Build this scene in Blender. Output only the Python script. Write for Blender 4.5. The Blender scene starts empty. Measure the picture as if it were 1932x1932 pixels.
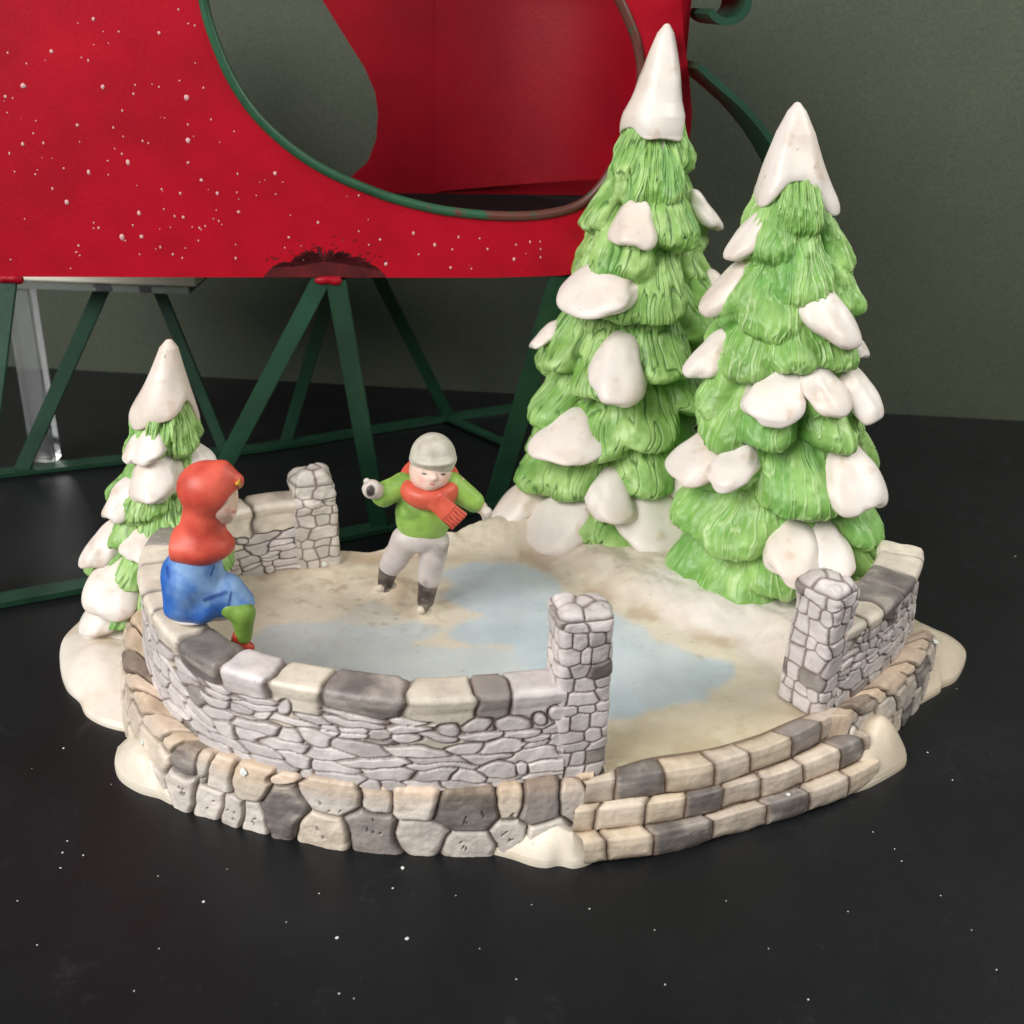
import bpy, bmesh, math, random
import numpy as np
from mathutils import Matrix, Vector
from mathutils.geometry import delaunay_2d_cdt
random.seed(7); RNG = np.random.default_rng(11)
scene = bpy.context.scene
COL = scene.collection
scene.unit_settings.scale_length = 0.01          # 1 unit = 1 cm

# ------------------------------------------------------------------ camera
H, PITCH, ROLL, F, CX = 17.3, math.radians(25), math.radians(2.0), 2090.0, 966.0
CAM = np.array([0, 0, H])
FW = np.array([0, math.cos(PITCH), -math.sin(PITCH)])
R0 = np.array([1., 0, 0]); U0 = np.array([0, math.sin(PITCH), math.cos(PITCH)])
RT = R0*math.cos(ROLL) + U0*math.sin(ROLL)
UP = U0*math.cos(ROLL) - R0*math.sin(ROLL)
def ray(px, py): return FW + RT*(px-CX)/F - UP*(py-CX)/F
def P(px, py, z=0.):
    d = ray(px, py); return CAM + d*((z-H)/d[2])
def Py(px, py, y):
    d = ray(px, py); return CAM + d*(y/d[1])
def proj(p):
    v = np.asarray(p)-CAM; w = v@FW
    return CX + F*(v@RT)/w, CX - F*(v@UP)/w, w
cd = bpy.data.cameras.new('camera'); cam = bpy.data.objects.new('camera', cd); COL.objects.link(cam)
M = Matrix.Identity(4)
for i in range(3): M[i][0], M[i][1], M[i][2], M[i][3] = RT[i], UP[i], -FW[i], CAM[i]
cam.matrix_world = M
cd.sensor_width = 36; cd.lens = 36*F/1932; cd.clip_start = .5; cd.clip_end = 1000
cd.dof.use_dof = True; cd.dof.focus_distance = 27.5; cd.dof.aperture_fstop = 0.30
scene.camera = cam

# ------------------------------------------------------------------ numeric helpers
def lin(c):
    c = np.asarray(c, float)/255.
    return np.where(c <= .04045, c/12.92, ((c+.055)/1.055)**2.4)
def sstep(a, b, x):
    t = np.clip((x-a)/(b-a), 0, 1); return t*t*(3-2*t)
def _hash(ix, iy, iz, seed):
    h = (ix.astype(np.int64)*374761393 + iy.astype(np.int64)*668265263 + iz.astype(np.int64)*2147483647 + seed*974711) & 0xffffffff
    h = ((h ^ (h >> 13))*1274126177) & 0xffffffff
    h = ((h ^ (h >> 16))*2246822519) & 0xffffffff
    return ((h ^ (h >> 15)) & 0xffffff)/float(0xffffff)
def noise(x, y, z=0., seed=0):
    x, y, z = np.broadcast_arrays(np.asarray(x, float), np.asarray(y, float), np.asarray(z, float))
    ix, iy, iz = np.floor(x), np.floor(y), np.floor(z)
    fx, fy, fz = x-ix, y-iy, z-iz
    fx, fy, fz = [t*t*t*(t*(t*6-15)+10) for t in (fx, fy, fz)]
    r = 0
    for a in (0, 1):
        for b in (0, 1):
            for c in (0, 1):
                r = r + _hash(ix+a, iy+b, iz+c, seed)*(fx if a else 1-fx)*(fy if b else 1-fy)*(fz if c else 1-fz)
    return r
def fbm(x, y, z=0., seed=0, o=4):
    r, a, s = 0, .5, 0
    for k in range(o):
        r = r + a*noise(np.asarray(x)*2**k, np.asarray(y)*2**k, np.asarray(z)*2**k, seed+k*17); s += a; a *= .5
    return r/s
def mix(a, b, t):
    t = np.asarray(t)[..., None]; return np.asarray(a)*(1-t) + np.asarray(b)*t
def resample(pts, n, smooth=True):
    """Catmull-Rom through pts, n samples at even arc length"""
    p = np.asarray(pts, float)
    if smooth:
        q = np.vstack([2*p[0]-p[1], p, 2*p[-1]-p[-2]]); out = []
        for i in range(1, len(q)-2):
            t = np.linspace(0, 1, 24, endpoint=False)[:, None]
            a, b, c, d = q[i-1], q[i], q[i+1], q[i+2]
            out.append(.5*((2*b)+(c-a)*t+(2*a-5*b+4*c-d)*t*t+(3*b-a-3*c+d)*t**3))
        p = np.vstack(out+[p[-1:]])
    L = np.concatenate([[0], np.cumsum(np.linalg.norm(np.diff(p, axis=0), axis=1))])
    s = np.linspace(0, L[-1], n)
    return np.stack([np.interp(s, L, p[:, k]) for k in range(p.shape[1])], 1), s
def inpoly(x, y, poly):
    poly = np.asarray(poly); ins = np.zeros(np.shape(x), bool); d = np.full(np.shape(x), 1e9)
    n = len(poly)
    for i in range(n):
        (x1, y1), (x2, y2) = poly[i], poly[(i+1) % n]
        c = ((y1 > y) != (y2 > y)) & (x < (x2-x1)*(y-y1)/(y2-y1+1e-12)+x1)
        ins ^= c
        ex, ey = x2-x1, y2-y1
        t = np.clip(((x-x1)*ex+(y-y1)*ey)/(ex*ex+ey*ey+1e-12), 0, 1)
        d = np.minimum(d, np.hypot(x-x1-t*ex, y-y1-t*ey))
    return np.where(ins, d, -d)           # positive inside

# ------------------------------------------------------------------ mesh helpers
def obj(name, verts, faces, mat, parent=None, col=None, smooth=True):
    me = bpy.data.meshes.new(name)
    V = np.asarray(verts, float)
    if isinstance(faces, np.ndarray) and len(faces):
        nf, k = faces.shape
        me.vertices.add(len(V)); me.vertices.foreach_set('co', V.ravel())
        me.loops.add(nf*k); me.polygons.add(nf)
        me.loops.foreach_set('vertex_index', faces.ravel().astype(np.int32))
        me.polygons.foreach_set('loop_start', np.arange(0, nf*k, k, dtype=np.int32))
        me.update(calc_edges=True); me.validate()
    else:
        me.from_pydata([tuple(v) for v in V], [], faces); me.update()
    if col is not None:
        a = me.color_attributes.new('paint', 'FLOAT_COLOR', 'POINT')
        c = np.ones((len(V), 4)); c[:, :3] = np.asarray(col).reshape(-1, 3)
        a.data.foreach_set('color', c.ravel())
    me.polygons.foreach_set('use_smooth', np.full(len(me.polygons), smooth))
    me.materials.append(mat)
    o = bpy.data.objects.new(name, me); COL.objects.link(o)
    if parent: o.parent = parent
    return o
def gridfaces(nu, nv, closed=False):
    i = np.arange(nu if closed else nu-1)[:, None]; j = np.arange(nv-1)[None, :]
    i2 = (i+1) % nu
    return np.stack([i*nv+j, i2*nv+j, i2*nv+j+1, i*nv+j+1], -1)        # [nu',nv-1,4]
def subset(V, Fc, C):
    """keep only the vertices the faces use"""
    u, inv = np.unique(Fc, return_inverse=True)
    return V[u], inv.reshape(Fc.shape), C[u]
def gridnormals(V, closed=False):
    if closed: du = np.roll(V, -1, 0)-np.roll(V, 1, 0)
    else: du = np.gradient(V, axis=0)
    n = np.cross(du, np.gradient(V, axis=1))
    return n/(np.linalg.norm(n, axis=-1, keepdims=True)+1e-9)
def tag(o, label=None, cat=None, group=None, kind=None):
    for k, v in (('label', label), ('category', cat), ('group', group), ('kind', kind)):
        if v: o[k] = v
    return o
def empty(name, loc=(0, 0, 0)):
    o = bpy.data.objects.new(name, None); COL.objects.link(o); o.location = loc; o.empty_display_size = 1; return o
def surface_net(f, lo, hi, vox):
    lo, hi = np.asarray(lo, float), np.asarray(hi, float)
    n = np.ceil((hi-lo)/vox).astype(int)+1
    ax = [lo[k]+np.arange(n[k])*vox for k in range(3)]
    X, Y, Z = np.meshgrid(*ax, indexing='ij'); D = np.array(f(X, Y, Z))
    for k in range(3):
        for e in (0, -1):
            q = [slice(None)]*3; q[k] = e; D[tuple(q)] = np.maximum(D[tuple(q)], vox*.5)
    cs = [(a, b, c) for a in (0, 1) for b in (0, 1) for c in (0, 1)]
    sl = lambda c: tuple(slice(c[k], n[k]-1+c[k]) for k in range(3))
    S = sum((D[sl(c)] < 0).astype(int) for c in cs); act = (S > 0) & (S < 8)
    acc = np.zeros(act.shape+(3,)); cnt = np.zeros(act.shape)
    for c in cs:
        for k in range(3):
            if c[k] == 0:
                e = list(c); e[k] = 1; e = tuple(e)
                d0, d1 = D[sl(c)], D[sl(e)]; m = (d0 < 0) != (d1 < 0)
                t = np.where(m, d0/(d0-d1+1e-12), 0)
                pt = np.zeros(act.shape+(3,)); pt[...] = c; pt[..., k] += t
                acc += pt*m[..., None]; cnt += m
    idx = np.full(act.shape, -1); idx[act] = np.arange(act.sum())
    cell = np.argwhere(act)
    V = lo+(cell+acc[act]/cnt[act][:, None])*vox
    Fs = []
    for k in range(3):
        a, b = [(1, 2), (2, 0), (0, 1)][k]
        s0 = [slice(1, n[q]-1) for q in range(3)]; s0[k] = slice(0, n[k]-1)
        s1 = list(s0); s1[k] = slice(1, n[k])
        d0, d1 = D[tuple(s0)], D[tuple(s1)]; m = (d0 < 0) != (d1 < 0)
        q = np.argwhere(m)+np.array([0 if r == k else 1 for r in range(3)])
        ea = np.eye(3, dtype=int)[a]; eb = np.eye(3, dtype=int)[b]
        g = lambda w: idx[w[:, 0], w[:, 1], w[:, 2]]
        quad = np.stack([g(q-ea-eb), g(q-eb), g(q), g(q-ea)], 1)
        flip = ~(d0[m] < 0); quad[flip] = quad[flip][:, ::-1]
        Fs.append(quad)
    return V, np.vstack(Fs)
def smin(a, b, k):
    h = np.clip(.5+.5*(b-a)/k, 0, 1); return b*(1-h)+a*h-k*h*(1-h)
def cap(X, Y, Z, a, b, ra, rb):
    a = np.asarray(a); b = np.asarray(b); e = b-a; L = e@e+1e-12
    t = np.clip(((X-a[0])*e[0]+(Y-a[1])*e[1]+(Z-a[2])*e[2])/L, 0, 1)
    return np.sqrt((X-a[0]-t*e[0])**2+(Y-a[1]-t*e[1])**2+(Z-a[2]-t*e[2])**2)-(ra+(rb-ra)*t)
def ell(X, Y, Z, c, r):
    q = np.sqrt(((X-c[0])/r[0])**2+((Y-c[1])/r[1])**2+((Z-c[2])/r[2])**2)
    return (q-1)*min(r)

# ------------------------------------------------------------------ materials
def newmat(name):
    m = bpy.data.materials.new(name); m.use_nodes = True
    nt = m.node_tree; b = nt.nodes['Principled BSDF']
    return m, nt, b
def N(nt, t, **kw):
    n = nt.nodes.new(t)
    for k, v in kw.items():
        if k in n.inputs: n.inputs[k].default_value = v
        else: setattr(n, k, v)
    return n
def ceramic(name, rough=.5, spec=.4, spot=.25, scale=9., bump=.03, sss=0., dirt=.0):
    """hand-painted bisque: vertex paint broken up by blotchy noise and a fine tooth"""
    m, nt, b = newmat(name); L = nt.links
    at = N(nt, 'ShaderNodeAttribute', attribute_name='paint')
    tc = N(nt, 'ShaderNodeTexCoord')
    n1 = N(nt, 'ShaderNodeTexNoise', Scale=scale*.22, Detail=5., Roughness=.65); L.new(tc.outputs['Object'], n1.inputs['Vector'])
    r1 = N(nt, 'ShaderNodeMapRange'); r1.inputs['From Min'].default_value = .3; r1.inputs['From Max'].default_value = .7
    r1.inputs['To Min'].default_value = 1-spot; r1.inputs['To Max'].default_value = 1+spot*.55
    L.new(n1.outputs['Fac'], r1.inputs['Value'])
    mx = N(nt, 'ShaderNodeMix', data_type='RGBA', blend_type='MULTIPLY'); mx.inputs[0].default_value = 1
    L.new(at.outputs['Color'], mx.inputs[6]); L.new(r1.outputs['Result'], mx.inputs[7])
    last = mx.outputs[2]
    # tiny soot specks
    n2 = N(nt, 'ShaderNodeTexNoise', Scale=scale*1.3, Detail=2., Roughness=.5); L.new(tc.outputs['Object'], n2.inputs['Vector'])
    r2 = N(nt, 'ShaderNodeMapRange'); r2.inputs['From Min'].default_value = .70; r2.inputs['From Max'].default_value = .80
    r2.inputs['To Min'].default_value = 0; r2.inputs['To Max'].default_value = .35+dirt
    L.new(n2.outputs['Fac'], r2.inputs['Value'])
    mx2 = N(nt, 'ShaderNodeMix', data_type='RGBA'); L.new(r2.outputs['Result'], mx2.inputs[0]); L.new(last, mx2.inputs[6])
    mx2.inputs[7].default_value = (.12, .09, .06, 1); last = mx2.outputs[2]
    L.new(last, b.inputs['Base Color'])
    b.inputs['Specular IOR Level'].default_value = spec
    rr = N(nt, 'ShaderNodeMapRange'); rr.inputs['To Min'].default_value = rough-.1; rr.inputs['To Max'].default_value = rough+.15
    L.new(n1.outputs['Fac'], rr.inputs['Value']); L.new(rr.outputs['Result'], b.inputs['Roughness'])
    n3 = N(nt, 'ShaderNodeTexNoise', Scale=scale*2.2, Detail=3.); L.new(tc.outputs['Object'], n3.inputs['Vector'])
    bp = N(nt, 'ShaderNodeBump', Strength=.5, Distance=bump); L.new(n3.outputs['Fac'], bp.inputs['Height']); L.new(bp.outputs['Normal'], b.inputs['Normal'])
    if sss:
        b.inputs['Subsurface Weight'].default_value = sss; b.inputs['Subsurface Radius'].default_value = (.25, .18, .13); b.inputs['Subsurface Scale'].default_value = .5
    return m
M_SNOW = ceramic('white_bisque', .34, .4, .10, 4., .012)
M_STONE = ceramic('stone_bisque', .40, .45, .20, 7., .012, dirt=.1)
M_GREEN = ceramic('green_bisque', .38, .45, .18, 6., .015)
M_BANK = ceramic('bank_bisque', .36, .45, .10, 4., .014, dirt=-.1)
M_FIG = ceramic('painted_bisque', .42, .45, .16, 10., .008)
def plain(name, c, rough, spec=.5, spot=.2, scale=1., bump=0., metal=0.):
    m, nt, b = newmat(name); L = nt.links
    tc = N(nt, 'ShaderNodeTexCoord')
    n1 = N(nt, 'ShaderNodeTexNoise', Scale=scale, Detail=6., Roughness=.6); L.new(tc.outputs['Object'], n1.inputs['Vector'])
    c = lin(c)
    cr = N(nt, 'ShaderNodeValToRGB'); cr.color_ramp.elements[0].position = .3; cr.color_ramp.elements[1].position = .7
    cr.color_ramp.elements[0].color = (*(c*(1-spot)), 1); cr.color_ramp.elements[1].color = (*np.minimum(c*(1+spot), 1), 1)
    L.new(n1.outputs['Fac'], cr.inputs['Fac']); L.new(cr.outputs['Color'], b.inputs['Base Color'])
    b.inputs['Roughness'].default_value = rough; b.inputs['Specular IOR Level'].default_value = spec; b.inputs['Metallic'].default_value = metal
    if bump:
        n3 = N(nt, 'ShaderNodeTexNoise', Scale=scale*12, Detail=3.); L.new(tc.outputs['Object'], n3.inputs['Vector'])
        bp = N(nt, 'ShaderNodeBump', Strength=.6, Distance=bump); L.new(n3.outputs['Fac'], bp.inputs['Height']); L.new(bp.outputs['Normal'], b.inputs['Normal'])
    return m
M_GREENMETAL = plain('green_enamel', (28, 64, 46), .42, .5, .3, .6, .01)
def rusty():
    m = plain('worn_green_enamel', (38, 84, 58), .42, .5, .3, .6, .01); nt = m.node_tree; L = nt.links; b = nt.nodes['Principled BSDF']
    src = b.inputs['Base Color'].links[0].from_socket; tc = N(nt, 'ShaderNodeTexCoord')
    sx = N(nt, 'ShaderNodeSeparateXYZ'); L.new(tc.outputs['Object'], sx.inputs[0])
    n = N(nt, 'ShaderNodeTexNoise', Scale=1.4, Detail=6., Roughness=.7); L.new(tc.outputs['Object'], n.inputs['Vector'])
    g = N(nt, 'ShaderNodeMapRange'); g.inputs['From Min'].default_value = 2.5; g.inputs['From Max'].default_value = 8.; g.inputs['To Min'].default_value = .0; g.inputs['To Max'].default_value = .34; L.new(sx.outputs[0], g.inputs['Value'])
    ad = N(nt, 'ShaderNodeMath', operation='ADD'); L.new(n.outputs['Fac'], ad.inputs[0]); L.new(g.outputs['Result'], ad.inputs[1])
    st_ = N(nt, 'ShaderNodeMapRange'); st_.inputs['From Min'].default_value = .66; st_.inputs['From Max'].default_value = .74; L.new(ad.outputs[0], st_.inputs['Value'])
    mx = N(nt, 'ShaderNodeMix', data_type='RGBA'); L.new(st_.outputs['Result'], mx.inputs[0]); L.new(src, mx.inputs[6]); mx.inputs[7].default_value = (.11, .035, .025, 1)
    L.new(mx.outputs[2], b.inputs['Base Color']); return m
M_TRIM = rusty()
M_BLACKFELT = plain('black_floor', (14, 13, 14), .8, .2, .3, 2.)
M_CREAM = plain('cream_card', (238, 230, 212), .5, .4, .08, .5)
M_FLECK = plain('fleck', (225, 228, 222), .4, .5, .05, 1.)

def table_material():
    m, nt, b = newmat('black_laminate'); L = nt.links
    tc = N(nt, 'ShaderNodeTexCoord')
    n1 = N(nt, 'ShaderNodeTexNoise', Scale=.13, Detail=6., Roughness=.7); L.new(tc.outputs['Object'], n1.inputs['Vector'])
    cr = N(nt, 'ShaderNodeValToRGB'); e = cr.color_ramp.elements
    e[0].position = .35; e[0].color = (.0056, .0062, .0072, 1); e[1].position = .75; e[1].color = (.0120, .0130, .0145, 1)
    L.new(n1.outputs['Fac'], cr.inputs['Fac'])
    # dusty smudges
    n2 = N(nt, 'ShaderNodeTexNoise', Scale=.55, Detail=8., Roughness=.75, Distortion=.6); L.new(tc.outputs['Object'], n2.inputs['Vector'])
    r2 = N(nt, 'ShaderNodeMapRange'); r2.inputs['From Min'].default_value = .60; r2.inputs['From Max'].default_value = .84; r2.inputs['To Max'].default_value = .15
    L.new(n2.outputs['Fac'], r2.inputs['Value'])
    n4 = N(nt, 'ShaderNodeTexNoise', Scale=6., Detail=4., Roughness=.7); L.new(tc.outputs['Object'], n4.inputs['Vector'])
    r4 = N(nt, 'ShaderNodeMapRange'); r4.inputs['From Min'].default_value = .62; r4.inputs['From Max'].default_value = .78; r4.inputs['To Max'].default_value = .18
    L.new(n4.outputs['Fac'], r4.inputs['Value'])
    mul = N(nt, 'ShaderNodeMath', operation='ADD'); L.new(r2.outputs['Result'], mul.inputs[0])
    m4 = N(nt, 'ShaderNodeMath', operation='MULTIPLY'); L.new(r4.outputs['Result'], m4.inputs[0]); L.new(n1.outputs['Fac'], m4.inputs[1])
    L.new(m4.outputs[0], mul.inputs[1])
    mx = N(nt, 'ShaderNodeMix', data_type='RGBA'); L.new(mul.outputs[0], mx.inputs[0]); L.new(cr.outputs['Color'], mx.inputs[6]); mx.inputs[7].default_value = (.20, .21, .21, 1)
    L.new(mx.outputs[2], b.inputs['Base Color'])
    rr = N(nt, 'ShaderNodeMapRange'); rr.inputs['To Min'].default_value = .28; rr.inputs['To Max'].default_value = .5
    L.new(n2.outputs['Fac'], rr.inputs['Value']); L.new(rr.outputs['Result'], b.inputs['Roughness'])
    b.inputs['Specular IOR Level'].default_value = .34
    n3 = N(nt, 'ShaderNodeTexNoise', Scale=14., Detail=3.); L.new(tc.outputs['Object'], n3.inputs['Vector'])
    bp = N(nt, 'ShaderNodeBump', Strength=.35, Distance=.02); L.new(n3.outputs['Fac'], bp.inputs['Height']); L.new(bp.outputs['Normal'], b.inputs['Normal'])
    return m
def wall_material():
    m, nt, b = newmat('olive_wall'); L = nt.links
    tc = N(nt, 'ShaderNodeTexCoord')
    n1 = N(nt, 'ShaderNodeTexNoise', Scale=.08, Detail=5., Roughness=.6); L.new(tc.outputs['Object'], n1.inputs['Vector'])
    cr = N(nt, 'ShaderNodeValToRGB'); e = cr.color_ramp.elements
    e[0].position = .3; e[0].color = (.055, .065, .045, 1); e[1].position = .75; e[1].color = (.074, .084, .058, 1)
    L.new(n1.outputs['Fac'], cr.inputs['Fac'])
    n2 = N(nt, 'ShaderNodeTexNoise', Scale=9., Detail=3., Roughness=.7); L.new(tc.outputs['Object'], n2.inputs['Vector'])
    r2 = N(nt, 'ShaderNodeMapRange'); r2.inputs['From Min'].default_value = .3; r2.inputs['From Max'].default_value = .7; r2.inputs['To Min'].default_value = .8; r2.inputs['To Max'].default_value = 1.2
    L.new(n2.outputs['Fac'], r2.inputs['Value'])
    mx = N(nt, 'ShaderNodeMix', data_type='RGBA', blend_type='MULTIPLY'); mx.inputs[0].default_value = 1
    L.new(cr.outputs['Color'], mx.inputs[6]); L.new(r2.outputs['Result'], mx.inputs[7])
    L.new(mx.outputs[2], b.inputs['Base Color']); b.inputs['Roughness'].default_value = .55; b.inputs['Specular IOR Level'].default_value = .3
    bp = N(nt, 'ShaderNodeBump', Strength=.5, Distance=.02); L.new(n2.outputs['Fac'], bp.inputs['Height']); L.new(bp.outputs['Normal'], b.inputs['Normal'])
    return m
def red_material():
    m, nt, b = newmat('red_enamel'); L = nt.links
    tc = N(nt, 'ShaderNodeTexCoord')
    at = N(nt, 'ShaderNodeAttribute', attribute_name='paint')
    n1 = N(nt, 'ShaderNodeTexNoise', Scale=.35, Detail=6., Roughness=.6); L.new(tc.outputs['Object'], n1.inputs['Vector'])
    r1 = N(nt, 'ShaderNodeMapRange'); r1.inputs['From Min'].default_value = .3; r1.inputs['From Max'].default_value = .7; r1.inputs['To Min'].default_value = .82; r1.inputs['To Max'].default_value = 1.12
    L.new(n1.outputs['Fac'], r1.inputs['Value'])
    mx = N(nt, 'ShaderNodeMix', data_type='RGBA', blend_type='MULTIPLY'); mx.inputs[0].default_value = 1
    L.new(at.outputs['Color'], mx.inputs[6]); L.new(r1.outputs['Result'], mx.inputs[7])
    n4 = N(nt, 'ShaderNodeTexNoise', Scale=5., Detail=4., Roughness=.7); L.new(tc.outputs['Object'], n4.inputs['Vector'])
    r4 = N(nt, 'ShaderNodeMapRange'); r4.inputs['From Min'].default_value = .70; r4.inputs['From Max'].default_value = .80; r4.inputs['To Max'].default_value = .3
    L.new(n4.outputs['Fac'], r4.inputs['Value'])
    mx2 = N(nt, 'ShaderNodeMix', data_type='RGBA'); L.new(r4.outputs['Result'], mx2.inputs[0]); L.new(mx.outputs[2], mx2.inputs[6]); mx2.inputs[7].default_value = (.55, .25, .25, 1)
    L.new(mx2.outputs[2], b.inputs['Base Color'])
    b.inputs['Roughness'].default_value = .46; b.inputs['Specular IOR Level'].default_value = .24
    n3 = N(nt, 'ShaderNodeTexNoise', Scale=8., Detail=3.); L.new(tc.outputs['Object'], n3.inputs['Vector'])
    bp = N(nt, 'ShaderNodeBump', Strength=.3, Distance=.02); L.new(n3.outputs['Fac'], bp.inputs['Height']); L.new(bp.outputs['Normal'], b.inputs['Normal'])
    return m
def clear_material():
    m, nt, b = newmat('clear_acrylic')
    b.inputs['Base Color'].default_value = (.95, .97, .98, 1); b.inputs['Transmission Weight'].default_value = .92
    b.inputs['Roughness'].default_value = .06; b.inputs['IOR'].default_value = 1.49
    return m
M_RED = red_material(); M_CLEAR = clear_material()

# ------------------------------------------------------------------ setting
def box_mesh(a, b):
    x0, y0, z0 = a; x1, y1, z1 = b
    v = [(x0, y0, z0), (x1, y0, z0), (x1, y1, z0), (x0, y1, z0), (x0, y0, z1), (x1, y0, z1), (x1, y1, z1), (x0, y1, z1)]
    f = [(0, 3, 2, 1), (4, 5, 6, 7), (0, 1, 5, 4), (1, 2, 6, 5), (2, 3, 7, 6), (3, 0, 4, 7)]
    return v, f
wl, wr = P(149, 698), P(1932, 794)
wd = (wr-wl)/np.linalg.norm(wr-wl); wn = np.array([-wd[1], wd[0], 0])
a, b = wl-wd*70, wr+wd*60
tv = [(a[0], a[1]-.02, 0), (b[0], b[1]-.02, 0), (70, -25, 0), (-70, -25, 0)]
tv = tv+[(x, y, -2.5) for x, y, z in tv]
tag(obj('table', tv, [(0, 3, 2, 1), (4, 5, 6, 7), (0, 1, 5, 4), (1, 2, 6, 5), (2, 3, 7, 6), (3, 0, 4, 7)], table_material(), smooth=False), kind='structure')
a2, b2 = a+wn*2, b+wn*2
wv = [(*a[:2], -2.5), (*b[:2], -2.5), (*b2[:2], -2.5), (*a2[:2], -2.5)]
wv = wv+[(x, y, 45) for x, y, z in wv]
tag(obj('wall', wv, [(0, 3, 2, 1), (4, 5, 6, 7), (0, 1, 5, 4), (1, 2, 6, 5), (2, 3, 7, 6), (3, 0, 4, 7)], wall_material(), smooth=False), kind='structure')

# ------------------------------------------------------------------ the figurine
fig = empty('skating_pond_figurine', tuple(P(966, 1250)))
tag(fig, 'white glazed ceramic skating pond with three snowy fir trees, stone walls and two children', 'figurine')
FIGLOC = np.array(fig.location)
def fpart(name, V, Fc, mat, col, parent=None, label=None):
    o = obj(name, np.asarray(V)-FIGLOC, Fc, mat, fig if parent is None else parent, col)
    if label: o['label'] = label
    return o

SNOW = lin((232, 222, 212)); CREAM = lin((214, 199, 168)); TAN = lin((178, 146, 108))
ZI, ZK = 1.5, 1.68                              # ice level, top of the kerb

# ---- stones
def stone_field(U, V, seeds, warp=.0, wseed=3):
    """weighted cells: seeds rows (u,v,su,sv).  returns nearest id and edge distance"""
    sh = U.shape; u = U.ravel().copy(); v = V.ravel().copy()
    if warp:
        n1 = fbm(u*1.6, v*1.6, 0, wseed, 2)-.5; n2 = fbm(u*1.6, v*1.6, 7.7, wseed+5, 2)-.5
        u += warp*n1*2; v += warp*n2*1.2
    d1 = np.full(u.shape, 1e9, np.float32); d2 = d1.copy(); i1 = np.zeros(u.shape, int)
    for k, (su, sv, a, b) in enumerate(seeds):
        sh_ = ((k*7919) % 13/6.-1)*.16; dv_ = v-sv-sh_*(u-su); d = (np.abs((u-su)/a)**2.2+np.abs(dv_/b)**2.2)**(1/2.2)
        better = d < d1
        d2 = np.where(better, d1, np.minimum(d2, d)); i1 = np.where(better, k, i1); d1 = np.where(better, d, d1)
    return i1.reshape(sh), (d2-d1).reshape(sh), d1.reshape(sh)
def course_seeds(L, H, hmean, lmean, rng, v0=0.):
    s = []; v = v0
    while v < v0+H:
        h = hmean*rng.uniform(.7, 1.35); u = -rng.uniform(0, lmean)
        while u < L+lmean:
            l = lmean*rng.uniform(.45, 1.75); hh = h*rng.uniform(.6, 1.35)
            if rng.random() < .16: s.append((u+l/2, v+h*.28, l/2, h*.24)); s.append((u+l*.5, v+h*.78, l/2, h*.24))
            else: s.append((u+l/2, v+h/2+rng.uniform(-.3, .3)*h, l/2, hh/2))
            u += l
        v += h
    return s
def stone_cols(ids, edge, n, rng, P3, dark, light=(220, 211, 208), darkc=(144, 136, 131), warm=None, joint=(124, 106, 100), darkfrac=.0, jw=.32):
    base = np.array([lin(np.array(light)*rng.uniform(.93, 1.05)) for _ in range(n)])
    for k in range(n):
        if k in dark or rng.random() < darkfrac: base[k] = lin(np.array(darkc)*rng.uniform(.88, 1.15))
        elif warm is not None and rng.random() < .35: base[k] = lin(np.array(warm)*rng.uniform(.95, 1.04))
    c = base[ids]
    streak = fbm(P3[..., 0]*2.2, P3[..., 2]*7, P3[..., 1]*2.2, 5, 3)
    c = c*(.84+.32*streak)[..., None]
    dk = np.array([base[k].mean() < .3 for k in range(n)])[ids]
    brush = fbm(P3[..., 0]*1.6, P3[..., 1]*1.6, P3[..., 2]*4.5, 61, 4)
    c = np.where(dk[..., None], mix(mix(c, lin((104, 96, 94)), sstep(.5, .3, brush)*.6), lin((196, 186, 176)), sstep(.52, .74, brush)*.65+.3*sstep(.28, .05, edge)), mix(c, c*np.array([.80, .76, .74]), sstep(.56, .78, fbm(P3[..., 0]*1.1+ids*1.7, P3[..., 1]*1.1, P3[..., 2]*2.6, 19, 4))*.75))
    c = c*(.74+.26*sstep(.02, .62, edge+.18*(streak-.5)))[..., None]*np.array([1.0, .985, .975])**(1-sstep(0, .5, edge))[..., None]
    c = mix(lin(joint), c, sstep(-.04, jw, edge+.05*(streak-.5)))
    return c
def stone_relief(ids, edge, n, rng, amp, P3, w=.5):
    off = rng.uniform(-.25, .25, n)[ids]
    r = np.sqrt(np.clip(edge/w, 0, 1)*(2-np.clip(edge/w, 0, 1)))
    return amp*(r*(1+off)-.55)+amp*.22*(fbm(P3[..., 0]*5, P3[..., 1]*5, P3[..., 2]*5, 21, 3)-.5)

def paired(outer, inner, n):
    """two splines with matching control points: outer evenly spaced, inner following the same parameter"""
    p = np.hstack([np.asarray(outer, float), np.asarray(inner, float)]); q = np.vstack([2*p[0]-p[1], p, 2*p[-1]-p[-2]]); out = []
    for i in range(1, len(q)-2):
        t = np.linspace(0, 1, 30, endpoint=False)[:, None]; a, b, c, d = q[i-1], q[i], q[i+1], q[i+2]
        out.append(.5*((2*b)+(c-a)*t+(2*a-5*b+4*c-d)*t*t+(3*b-a-3*c+d)*t**3))
    p = np.vstack(out+[p[-1:]]); L = np.concatenate([[0], np.cumsum(np.linalg.norm(np.diff(p[:, :2], axis=0), axis=1))]); s = np.linspace(0, L[-1], n)
    r = np.stack([np.interp(s, L, p[:, k]) for k in range(4)], 1); return r[:, :2], r[:, 2:], s
def px_curve(pl, z): return [P(x, y, z)[:2] for x, y in pl]
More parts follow.
